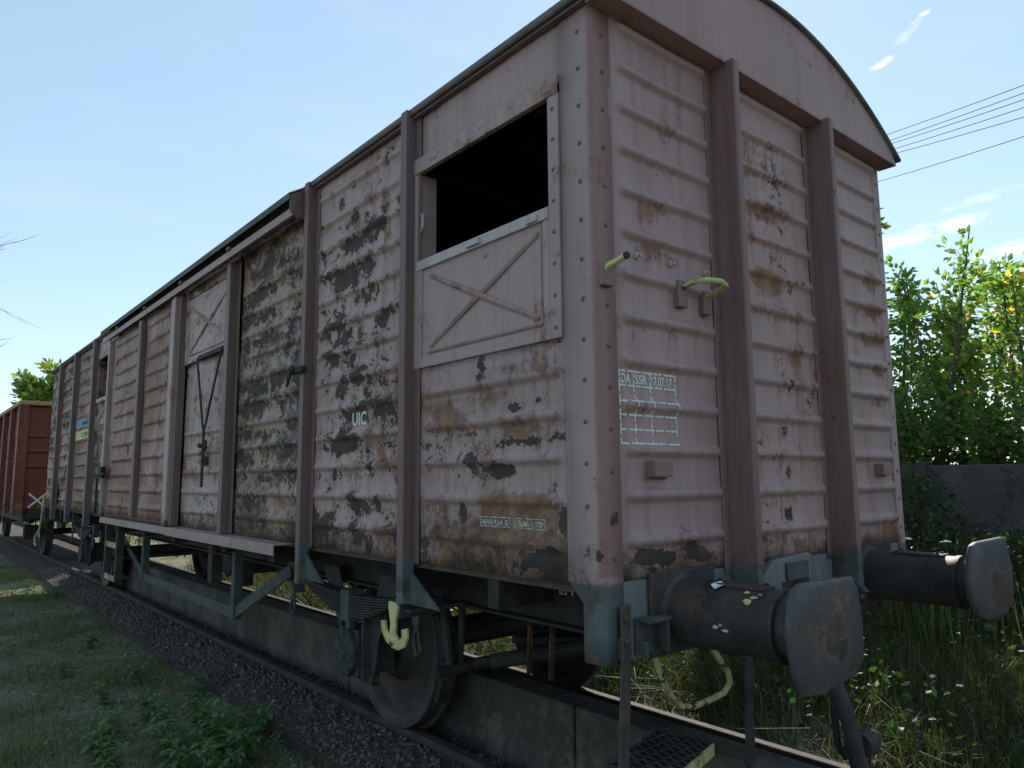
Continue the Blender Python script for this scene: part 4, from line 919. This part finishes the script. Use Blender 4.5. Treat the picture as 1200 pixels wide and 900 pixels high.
# ================================================================== VEGETATION, WALL, CABLES
def leaves_mesh(P, D, size, tint, mat, name, parent=None, kind=None):
    """folded pointed leaves: P centres, D directions"""
    n = len(P); D = D/np.linalg.norm(D, axis=1, keepdims=True)
    r = rng.normal(size=(n, 3)); Sd = np.cross(D, r); Sd /= np.linalg.norm(Sd, axis=1, keepdims=True)+1e-9; U = np.cross(Sd, D)
    s = size[:, None]
    a = P; b = P+D*s*.45+Sd*s*.30+U*s*.10; c = P+D*s; d = P+D*s*.45-Sd*s*.30+U*s*.10
    V = np.stack([a, b, c, d], 1).reshape(-1, 3); k = np.arange(n)[:, None]*4
    F = np.concatenate([k+[0, 1, 2], k+[0, 2, 3]], 0)
    return mesh_np(name, V, F, mat, np.repeat(tint, 4, 0), parent, kind)
def tree_parts(seed, H, stems, spread, nl, lsize, col, yellow=0.02, dens_low=.3):
    r = np.random.default_rng(seed); R2 = random.Random(seed)
    bm_ = MB(); pts = []; dirs = []
    for s in range(stems):
        a = R2.uniform(0, 6.28); lean = R2.uniform(.02, .16) if stems > 1 else .03; h = H*R2.uniform(.72, 1.0)
        base = Vector((math.cos(a)*.15*stems*.3, math.sin(a)*.15*stems*.3, 0)); p = base.copy(); path = [p.copy()]
        d = Vector((math.cos(a)*lean, math.sin(a)*lean, 1)).normalized(); N = 9
        for i in range(N):
            d = (d+Vector((R2.uniform(-.09, .09), R2.uniform(-.09, .09), .02))).normalized(); p = p+d*h/N; path.append(p.copy())
        r0 = .012*h
        bm_.tube(path, [r0*(1-i/(N+.5))+.004 for i in range(N+1)], 6)
        nb = int(16*h/4)
        for b in range(nb):
            f = R2.uniform(.10, .97); i = min(N-1, int(f*N)); q = path[i].lerp(path[i+1], f*N-i)
            ba = R2.uniform(0, 6.28); L_ = spread*R2.uniform(.35, 1.0)*(1.05-f*.75); up = R2.uniform(.35, 1.0)
            bd = Vector((math.cos(ba), math.sin(ba), up)).normalized(); bp = [q.copy()]; qq = q.copy()
            for k in range(4):
                bd = (bd+Vector((R2.uniform(-.2, .2), R2.uniform(-.2, .2), R2.uniform(-.02, .2)))).normalized(); qq = qq+bd*L_/4; bp.append(qq.copy())
            bm_.tube(bp, [r0*.35*(1-f)+.006, .005, .004, .003, .002], 4, cap=False)
            m = int(nl/(nb*stems)*(1.3 if f > dens_low else .9))
            for _ in range(m):
                g = R2.random()**.7*4; k = min(3, int(g)); c = bp[k].lerp(bp[k+1], g-k)
                off = Vector((R2.gauss(0, 1), R2.gauss(0, 1), R2.gauss(0, 1)))*(.07+.05*L_)
                pts.append(c+off); dd = off.normalized()*.9+bd*.6+Vector((0, 0, -.25)); dirs.append(dd)
        for _ in range(int(nl*.03)):
            f = R2.uniform(.6, 1.0); i = min(N-1, int(f*N)); q = path[i].lerp(path[i+1], f*N-i)
            pts.append(q+Vector((R2.gauss(0, .06), R2.gauss(0, .06), R2.gauss(0, .05)))); dirs.append(Vector((R2.gauss(0, 1), R2.gauss(0, 1), R2.gauss(.2, .5))))
    P = np.array([list(v) for v in pts]); D = np.array([list(v) for v in dirs]); n = len(P)
    g = r.uniform(.55, 1.35, n)[:, None]; T = np.array(col)[None]*g
    T[:, 0] *= r.uniform(.7, 1.35, n)
    yl = r.random(n) < yellow; T[yl] = np.array((.42, .24, .03))
    return bm_, P, D, r.uniform(.55, 1.25, n)*lsize, T
def proto_tree(seed, H, stems, spread, nl, lsize, col, yellow, name='sapling_tree'):
    bm_, P, D, s, T = tree_parts(seed, H, stems, spread, nl, lsize, col, yellow)
    a = bm_.build('trunk', 'bark', smooth=True); b = leaves_mesh(P, D, s, T*1.85+.008, 'treeleaf', 'crown')
    return a, b
def place_tree(proto, name, label, loc, rz, sc, group, used=set()):
    t = thing(name, label, 'tree', loc, group); t.rotation_euler.z = rz; t.scale = (sc, sc, sc)
    for p in proto:
        o = p if p.name not in used else p.copy()
        if p.name in used: C.objects.link(o)
        used.add(p.name)
        o.parent = t; o.matrix_parent_inverse = Matrix()
    return t
GREEN = (.065, .115, .022)
PA = proto_tree(1, 5.9, 4, 1.1, 2400, .135, (.085, .14, .03), .01)
PB = proto_tree(2, 5.5, 5, 1.2, 2500, .13, (.10, .155, .03), .05)
PC_ = proto_tree(3, 6.3, 3, 1.2, 2000, .14, (.075, .13, .028), .006)
PD = proto_tree(4, 3.6, 6, 1.3, 3600, .11, (.06, .11, .025), .01)
PT = proto_tree(5, 8.2, 5, 2.6, 9000, .26, (.06, .10, .025), .01)
tg = 'leafy saplings behind the concrete wall'
tl = 'slender green sapling among the thicket behind the concrete wall'
TR = [(PA, -3.0, 10.2, .3, .95), (PC_, -1.9, 10.6, 1.2, .93), (PB, -.75, 10.0, 2.2, 1.0), (PD, -2.6, 9.2, 3.0, .95), (PD, -1.2, 9.1, .8, .9), (PC_, .6, 10.8, 4.0, 1.0), (PA, 1.6, 10.0, 5.0, 1.05),
      (PB, -4.3, 10.5, .1, 1.05), (PD, -3.9, 9.4, 1.9, 1.0), (PA, -5.8, 10.8, 1.1, 1.05), (PC_, -8.5, 10.4, 2.4, .8), (PB, -10.5, 11.0, 3.3, .8),
      (PB, 3.4, 10.6, 2.0, 1.05), (PC_, -1.3, 12.2, 2.7, .8), (PA, -.9, 11.3, .9, .92), (PB, -2.5, 11.2, 3.7, .95), (PD, .3, 9.2, 4.4, .95), (PD, -5.4, 9.3, 5.2, 1.0)]
for i, (p, x, y, rz, sc) in enumerate(TR):
    lab = tl
    lab = {0: 'sapling rising right beside the far edge of the boxcar end', 1: 'tallest sapling, with a long bare-topped stem, in the middle of the thicket at right', 2: 'sapling with some orange-yellow leaves at the right edge, behind the wall', 3: 'low bushy sapling at the left of the thicket, close behind the wall', 4: 'low bushy sapling close behind the wall below the yellow-leaved one'}.get(i, lab)
    place_tree(p, 'sapling_tree', lab, (x, y, gz(x, y)), rz, sc, tg)
for x, y, rz, sc in [(-7.0, 12.0, 0, .95), (-8.3, 12.6, 2, 1.0), (-7.0, 13.6, .5, .95), (-10.8, 12.2, 4, .95), (-8.6, 15.6, 1, 1.0), (-12.8, 13.4, 3, .9)]:  # tall trees added out of sight behind the boxcar to shade the meadow
    place_tree(PT, 'added_shade_tree', 'tall broad leafy tree added beyond the wall to shade the meadow, mostly hidden by the boxcar', (x, y, -.1), rz, sc, 'tall trees added behind the boxcar for their shade')
# orange turning leaves near the right edge
# pale walnut-like tree far left, bare twigs at the left edge
PE = proto_tree(9, 6.5, 3, 2.6, 5200, .24, (.10, .15, .03), .02)
place_tree(PE, 'bright_tree', 'yellow-green leafy tree rising behind the red wagon', (-45.2, 4.4, -.3), 1.0, 1.55, None)
place_tree(PE, 'bright_tree', 'dim green tree at the left edge beyond the red wagon', (-46.5, 1.2, -.3), 2.6, 1.05, None)
place_tree(PE, 'bright_tree', 'leafy tree beyond the end of the boxcar roof', (-43.5, 8.2, -.3), 4.2, 1.45, None)
def bare_tree():
    t = thing('bare_tree', 'leafless tree whose thin bare twigs reach in at the left edge', 'tree', (-19.9, -4.3, -.2))
    R2 = random.Random(5); m = MB()
    tr = MB().tube([(-19.9, -4.3, -.2), (-19.85, -4.25, 2), (-19.9, -4.1, 4.2), (-20.0, -4.0, 6.0), (-20.1, -4.0, 8)], [.14, .12, .09, .06, .03], 8).build('trunk', 'bark', t, smooth=True)
    def br(p, d, l, r, dep):
        pts = [p]; q = p.copy()
        for i in range(5):
            d = (d+Vector((R2.uniform(-.16, .16), R2.uniform(-.16, .16), R2.uniform(-.10, .14)))).normalized(); q = q+d*l/5; pts.append(q.copy())
            if dep and i > 0 and R2.random() < .85: br(q.copy(), (d+Vector((R2.uniform(-.6, .6), R2.uniform(-.6, .6), R2.uniform(-.4, .5)))).normalized(), l*R2.uniform(.3, .5), r*.5, dep-1)
        m.tube(pts, [r*(1-.17*i) for i in range(6)], 4, cap=False)
    for z, l in [(3.6, 3.2), (4.3, 3.4), (5.0, 3.6), (5.6, 3.6), (6.2, 3.3), (6.8, 3.0), (7.4, 2.8)]:
        for k in range(2): 
            a = R2.uniform(.5, 1.5)
            br(Vector((-19.9, -4.1, z-.4)), Vector((.25, math.sin(a)+.3, .15+.2*R2.random())).normalized(), l*R2.uniform(.8, 1), .022, 2)
    m.build('branches', 'bark', t)
bare_tree()
# concrete panel wall
def wall():
    t = thing('concrete_wall', 'dark weathered concrete panel wall at right beneath the thicket', 'wall', (0, 8.4, -.2))
    for i in range(14):
        x = -22.13+i*2.0+.0
        z = 1.70+random.uniform(-.012, .012)
        MB().box(x+.07, x+1.93, 8.4, 8.48, -.3, z).build('panel', 'darkconcrete', t, bevel=.01)
        MB().box(x-.07, x+.068, 8.36, 8.52, -.3, 1.74).build('post', 'darkconcrete', t, bevel=.012)
wall()
# cables
def cables():
    A_ = [(-5.71, 29.92, 16.28), (-5.76, 30.03, 16.02), (-5.81, 30.12, 15.8), (-5.86, 30.22, 15.53), (-5.92, 30.34, 15.21), (-6.04, 30.59, 14.54)]
    B_ = [(-13.98, 37.2, 19.57), (-14.05, 37.32, 19.25), (-14.09, 37.37, 19.08), (-14.15, 37.47, 18.8), (-14.2, 37.54, 18.59), (-14.45, 37.92, 17.43)]
    for i in range(6):
        a = Vector(A_[i]); b = Vector(B_[i]); pts = []
        for k in range(21):
            f = -1.4+k*.19; p = a.lerp(b, f); p.z += .10*f*(f-1); pts.append(p)
        m = MB().tube(pts, .017, 5)
        tag(m.build('power_line', 'wire'), ['topmost overhead cable at right against the sky', 'second overhead cable from the top', 'third overhead cable from the top', 'fourth overhead cable from the top', 'fifth overhead cable, just above the wide gap', 'lowest overhead cable, set apart below the others'][i], 'cable', 'overhead cables at right')
cables()
# grass
def blades(name, X, Y, length, width, cols, lean=.35, label='', cat='grass', zoff=0):
    n = len(X); Z = np.array([gz(a, b) for a, b in zip(X, Y)])+zoff
    a = rng.uniform(0, 6.28, n); ld = rng.uniform(0, 6.28, n); ln = np.abs(rng.normal(0, lean, n))*length
    side = np.stack([np.cos(a), np.sin(a), np.zeros(n)], 1)*(width/2)[:, None]
    L3 = np.stack([np.cos(ld)*ln, np.sin(ld)*ln, np.zeros(n)], 1)
    B = np.stack([X, Y, Z], 1); h = length[:, None]*np.array([[0, 0, 1.]])
    v0, v1 = B-side, B+side; c = B+h*.55+L3*.35; v2, v3 = c-side*.8, c+side*.8; v4 = B+h*(.95-.25*(ln/length)[:, None])+L3
    V = np.stack([v0, v1, v2, v3, v4], 1).reshape(-1, 3); k = np.arange(n)[:, None]*5
    F = np.concatenate([k+[0, 1, 3], k+[0, 3, 2], k+[2, 3, 4]], 0)
    o = mesh_np(name, V, F, 'grass', np.repeat(cols, 5, 0), kind='stuff'); tag(o, label, cat); return o
def gcol(n, g=(.055, .095, .022), dry=.2):
    t = np.array(g)[None]*rng.uniform(.5, 1.5, (n, 1)); t[:, 0] *= rng.uniform(.75, 1.3, n)
    d = rng.random(n) < dry; t[d] = np.array((.20, .165, .085))*rng.uniform(.5, 1.2, (d.sum(), 1)); return t*.8
def clump(x, y, s=1.0, k=0):
    return np.sin(x*1.9*s+k)*np.sin(y*2.3*s+1.3+k)+.6*np.sin(x*4.7*s+y*3.1*s+k)+.4*np.sin(x*9.1*s-y*7.7*s)
# right of the track: tall meadow
n = 130000
X = 5-19*rng.random(n)**1.0; Y = 2.5+6.0*rng.random(n)**.9
k = clump(X, Y)+rng.normal(0, .8, n) > -.9; X, Y = X[k], Y[k]; n = len(X)
blades('meadow_grass', X, Y, rng.uniform(.12, .5, n)*(1+.25*clump(X, Y)/2), rng.uniform(.004, .010, n), gcol(n, (.04, .07, .022), dry=.18), .7, 'tall tangled green meadow grass right of the track in front of the wall')
n = 60000
X = 4-13*rng.random(n); Y = 2.45+5.5*rng.random(n); k = clump(X, Y, 1.3, 5)+rng.normal(0, .8, n) > -.6; X, Y = X[k], Y[k]; n = len(X)
blades('matted_grass', X, Y, rng.uniform(.06, .20, n), rng.uniform(.003, .007, n), gcol(n, (.04, .06, .025), .35)*.8, 1.6, 'matted dry and green grass lying flat under the meadow right of the track', zoff=.03)
# broad weed leaves in the meadow
n = 26000
X = 4-16*rng.random(n); Y = 2.6+5.8*rng.random(n); k = clump(X, Y, .8, 2)+rng.normal(0, .5, n) > -.2; X, Y = X[k], Y[k]; n = len(X)
Z = np.array([gz(a, b) for a, b in zip(X, Y)])+rng.uniform(.05, .55, n)*(.7+.3*clump(X, Y, .8, 2))
D = rng.normal(size=(n, 3)); D[:, 2] = np.abs(D[:, 2])*.6
o = leaves_mesh(np.stack([X, Y, Z], 1), D, rng.uniform(.03, .08, n), gcol(n, (.035, .07, .022), .02), 'leaf', 'weed_leaves', kind='stuff')
tag(o, 'small broad weed leaves mixed through the tall grass right of the track', 'weeds')
n = 2600
X = rng.uniform(-5, 3, n); Y = rng.uniform(5.0, 8.2, n); k = clump(X, Y, 1.2, 7) > .1; X, Y = X[k], Y[k]; n = len(X)
blades('tall_stalks', X, Y, rng.uniform(.6, 1.45, n), rng.uniform(.005, .010, n), gcol(n, (.05, .085, .03), .3), .22, 'tall thin weed stalks standing in front of the concrete wall')
n = 9000
X = rng.uniform(-5, 3, n); Y = rng.uniform(5.4, 8.2, n); k = clump(X, Y, 1.2, 7) > .1; X, Y = X[k], Y[k]; n = len(X)
Z = np.array([gz(a, b) for a, b in zip(X, Y)])+rng.uniform(.2, 1.25, n); D = rng.normal(size=(n, 3))
o = leaves_mesh(np.stack([X, Y, Z], 1), D, rng.uniform(.02, .06, n), gcol(n, (.045, .085, .03), .05), 'leaf', 'stalk_leaves', kind='stuff'); tag(o, 'small leaves of the tall weeds standing in front of the concrete wall', 'weeds')
# bushes against the wall
n = 34000
X = -7+11*rng.random(n); Y = rng.uniform(7.2, 8.3, n); Z = rng.uniform(-.2, 1.0, n)*(.8+.3*np.sin(X*2.2)+.2*np.sin(X*5.7))*np.where(X < -2.2, 2.0, 1.3); k = Z > -.2; X, Y, Z = X[k], Y[k], Z[k]; n = len(X)
D = rng.normal(size=(n, 3))
o = leaves_mesh(np.stack([X, Y, Z], 1), D, rng.uniform(.04, .09, n), gcol(n, (.045, .085, .025), .03), 'leaf', 'undergrowth', kind='stuff')
tag(o, 'dense leafy undergrowth along the foot of the concrete wall', 'undergrowth')
n = 24000
X = rng.uniform(-16, 5, n); Y = rng.uniform(8.7, 11.5, n); Z = -.1+2.6*rng.random(n)**1.3*(.8+.25*np.sin(X*1.7+Y)+.15*np.sin(X*4.3)); D = rng.normal(size=(n, 3))
o = leaves_mesh(np.stack([X, Y, Z], 1), D, rng.uniform(.06, .13, n), gcol(n, (.05, .09, .022), .02), 'leaf', 'thicket', kind='stuff')
tag(o, 'dark leafy thicket filling the space between the saplings behind the wall', 'thicket')
# left of the track
n = 90000
X = -1.6-16*rng.random(n)**1.5; Y = .10-4.2*rng.random(n)**1.25
k = clump(X, Y, 1.1, 1)+rng.normal(0, .7, n)-.6*(Y > -.15) > .05; X, Y = X[k], Y[k]; n = len(X)
blades('short_grass', X, Y, rng.uniform(.02, .10, n)*(1+.5*np.clip(clump(X, Y, 1.1, 1), 0, 2)), rng.uniform(.003, .007, n), gcol(n, (.13, .20, .075), .3), .9, 'short patchy grass on the ground left of the track')
n = 14000
X = -1.8-13*rng.random(n)**1.4; Y = .05-3.6*rng.random(n)**1.1
k = clump(X, Y, 1.3, 4)+rng.normal(0, .5, n) > .25; X, Y = X[k], Y[k]; n = len(X)
Z = np.array([gz(a, b) for a, b in zip(X, Y)])+rng.uniform(.005, .07, n); D = rng.normal(size=(n, 3)); D[:, 2] = np.abs(D[:, 2])*.4
o = leaves_mesh(np.stack([X, Y, Z], 1), D, rng.uniform(.015, .045, n), gcol(n, (.11, .20, .08), .03), 'leaf', 'clover', kind='stuff'); tag(o, 'low clover and small weeds creeping over the soil left of the track', 'ground cover')
n = 5000
X = -1.8-12*rng.random(n); Y = rng.uniform(.1, 2.4, n); k = clump(X, Y, 1.7, 3) > .7; X, Y = X[k], Y[k]; n = len(X)
blades('track_grass', X, Y, rng.uniform(.03, .12, n), rng.uniform(.003, .006, n), gcol(n, dry=.6), .8, 'sparse dry grass between the rails', zoff=.05)
def rocks():
    R2 = random.Random(3); v, f = ico()
    for i, (x, y, r) in enumerate([(-2.72, .02, .035), (-2.62, .10, .028), (-2.85, .06, .022), (-2.55, -.02, .03), (-3.35, .20, .03), (-2.45, .08, .024), (-2.95, -.08, .018), (-3.9, .22, .022), (-4.6, -.9, .03), (-5.6, -1.0, .028)]):
        V = v*np.array([R2.uniform(.8, 1.2), R2.uniform(.7, 1), R2.uniform(.5, .7)])*r*rng.uniform(.85, 1.1, (12, 1))
        o = mesh_np('rock', V, f, 'stone', np.full((12, 3), .33)*np.array([[1, .98, .92]])); o.location = (x, y, gz(x, y)+r*.25); o.rotation_euler.z = i
        b = o.modifiers.new('soft', 'BEVEL'); b.width = r*.2; b.segments = 1
        tag(o, 'small pale rock on the ground beside the track edge', 'rock', 'pale rocks by the track')
rocks()
# far ground cover so the distance is not bare
n = 30000
X = rng.uniform(-70, -16, n); Y = rng.uniform(-14, 30, n); k = ((Y < -.2) | (Y > 3)); X, Y = X[k], Y[k]; n = len(X)
blades('distant_grass', X, Y, rng.uniform(.1, .5, n), rng.uniform(.02, .05, n), gcol(n), .5, 'rough grass in the distance beyond the wagons')
n = 2600
X = -1.5-13*rng.random(n)**1.3; Y = rng.uniform(-2.6, .78, n); Z = np.array([gz(a, b) for a, b in zip(X, Y)])
Z = np.where(Y > .17, np.interp(Y, [.17, .5, .9], [-.13, -.045, -.045]), Z+.008); D = rng.normal(size=(n, 3)); D[:, 2] *= .15
o = leaves_mesh(np.stack([X, Y, Z], 1), D, rng.uniform(.012, .045, n), np.array([[.20, .14, .07]])*rng.uniform(.3, 1.3, (n, 1)), 'leaf', 'fallen_leaves', kind='stuff'); tag(o, 'dry brown fallen leaves and scraps scattered over the gravel and soil by the track', 'leaf litter')
n = 1800
X = -1.5-13*rng.random(n)**1.3; Y = rng.uniform(-1.2, .8, n)
k = clump(X, Y, 1.7, 3) > -.2; X, Y = X[k], Y[k]
blades('dry_straw', X, Y, rng.uniform(.05, .16, len(X)), rng.uniform(.002, .004, len(X)), gcol(len(X), dry=.9), 2.2, 'dry straw and stalks strewn over the track gravel', zoff=.06)
# leafy weeds beside the track
def weed(seed, H, nst, spread):
    R2 = random.Random(seed); m = MB(); P = []; D = []; Sz = []; T = []
    for s in range(nst):
        a = R2.uniform(0, 6.28); p = Vector((R2.gauss(0, spread*.4), R2.gauss(0, spread*.4), -.02)); d = Vector((math.cos(a)*.35, math.sin(a)*.35, 1)).normalized(); h = H*R2.uniform(.6, 1); pts = [p.copy()]
        N = 7
        for i in range(N):
            d = (d+Vector((R2.uniform(-.1, .1), R2.uniform(-.1, .1), 0))).normalized(); p = p+d*h/N; pts.append(p.copy())
            for k in range(2 if i < N-1 else 5):
                b = a+i*1.57+k*math.pi+R2.uniform(-.3, .3)
                if i == N-1: b = k*1.256+a
                dd = Vector((math.cos(b), math.sin(b), R2.uniform(-.25, .45))); P.append(p+dd*.008); D.append(dd); Sz.append(R2.uniform(.045, .095)*(1.1-.35*abs(i/N-.5)))
                g = R2.uniform(.7, 1.3); T.append((.11*g, .215*g, .085*g))
        m.tube(pts, .0025, 4, cap=False)
    # curved leaves with four faces each
    V = []; F = []; TT = []
    for p, d, s, c in zip(P, D, Sz, T):
        d = d.normalized(); w = d.cross(Vector((0, 0, 1))).normalized(); u = w.cross(d); o = len(V)
        V += [p, p+d*s*.4+w*s*.24+u*s*.10, p+d*s*.4+u*s*.05, p+d*s*.4-w*s*.24+u*s*.10, p+d*s*.75+w*s*.14-u*s*.02, p+d*s*.75-u*s*.05, p+d*s*.75-w*s*.14-u*s*.02, p+d*s-u*s*.2]
        F += [(o, o+1, o+2), (o, o+2, o+3), (o+1, o+4, o+5), (o+1, o+5, o+2), (o+2, o+5, o+6), (o+2, o+6, o+3), (o+4, o+7, o+5), (o+5, o+7, o+6)]; TT += [c]*8
    st = m.build('stems', 'grass_stem'); lv = mesh_np('foliage', np.array([list(v) for v in V]), np.array(F), 'leaf', np.array(TT))
    return st, lv
M['grass_stem'] = plain('green_stem', (.07, .10, .04), wear=.1)
WP = [weed(1, .30, 6, .12), weed(2, .22, 5, .10), weed(3, .36, 7, .15)]
used = set()
WL = [(-3.15, -.30, 2, 1.0), (-3.35, -.55, 0, 1.0), (-3.55, -.25, 0, 1.05), (-3.0, -.55, 1, 1.1), (-3.75, -.50, 2, .8), (-2.9, -.20, 2, .8), (-3.3, -.05, 0, .9), (-4.0, -.15, 1, 1.1), (-2.75, -.42, 0, 1.0), (-3.9, -.8, 0, .9),
      (-3.55, -.85, 1, 1.1), (-4.3, -.45, 1, 1.0), (-4.6, .0, 0, .7), (-3.2, -.9, 1, .9), (-4.9, -.6, 1, .8), (-5.4, -.3, 1, .9), (-6.2, -.7, 0, .7), (-11.7, .02, 2, .7), (-12.6, -.25, 0, .9), (-7.5, -.3, 1, .9), (-3.4, .02, 1, 1)]
for i, (x, y, k, sc) in enumerate(WL):
    far = x < -11
    t = thing('leafy_weed', (('sunlit bright green weed close to the track before the far wheels' if y > 0 else 'sunlit bright green weed standing farther out from the far wheels') if far else {0: 'tall leafy weed against the track edge strip, at the near end of the weed patch', 2: 'tall pale-leaved weed in the middle of the weed patch left of the track', 7: 'farthest leafy weed of the dense patch, touching the track edge strip', 3: 'leafy weed at the bottom edge of the picture, nearest the gravel'}.get(i, 'leafy green nettle-like weed on the ground left of the track')), 'weed', (x, y, gz(x, y)), 'sunlit weeds' if far else 'leafy weeds beside the track')
    t.rotation_euler.z = i*1.7; t.scale = (sc, sc, sc)
    for p in WP[k]:
        o = p if p.name not in used else p.copy()
        if p.name in used: C.objects.link(o)
        used.add(p.name); o.parent = t; o.matrix_parent_inverse = Matrix()
# white umbel flowers on long stems
def umbel():
    h = 1.0; m = MB().tube([(0, 0, 0), (.01, .0, .35), (.03, .01, .7), (.06, .02, h)], [.004, .0035, .003, .002], 5)
    R2 = random.Random(4); fl = MB()
    for k in range(16):
        a = k*2.4; r = .045*math.sqrt(k/16); c = (.06+math.cos(a)*r, .02+math.sin(a)*r, h+.035-.3*r)
        m.tube([(.06, .02, h), c], .0012, 3, cap=False); fl.lathe(c, (0, 0, 1), [(0, .003), (.004, .014), (.008, .008)], 6)
    return m.build('stem', 'grass_stem'), fl.build('flower_head', 'umbel')
UM = umbel(); used2 = set(); R3 = random.Random(12)
for i in range(42):
    if i < 30: y = R3.uniform(4.6, 8.0); x = R3.uniform(-2.2, 2.2)-(y-4)*.45+.8; hgt = R3.uniform(.7, 1.5)*(1.1 if y > 6 else .75)
    else: y = R3.uniform(3.0, 4.6); x = R3.uniform(-1.2, 1.0); hgt = R3.uniform(.25, .5)
    t = thing('wild_carrot', 'white flat-topped wildflower on a thin stem in the meadow right of the track', 'flower', (x, y, gz(x, y)), 'white wildflowers in the meadow')
    t.rotation_euler = (R3.uniform(-.25, .25), R3.uniform(-.25, .25), R3.uniform(0, 6.28)); t.scale = (hgt, hgt, hgt)
    if i < 30: t.scale = (min(hgt, 1.0), min(hgt, 1.0), hgt)
    for p in UM:
        o = p if p.name not in used2 else p.copy()
        if p.name in used2: C.objects.link(o)
        used2.add(p.name); o.parent = t; o.matrix_parent_inverse = Matrix()
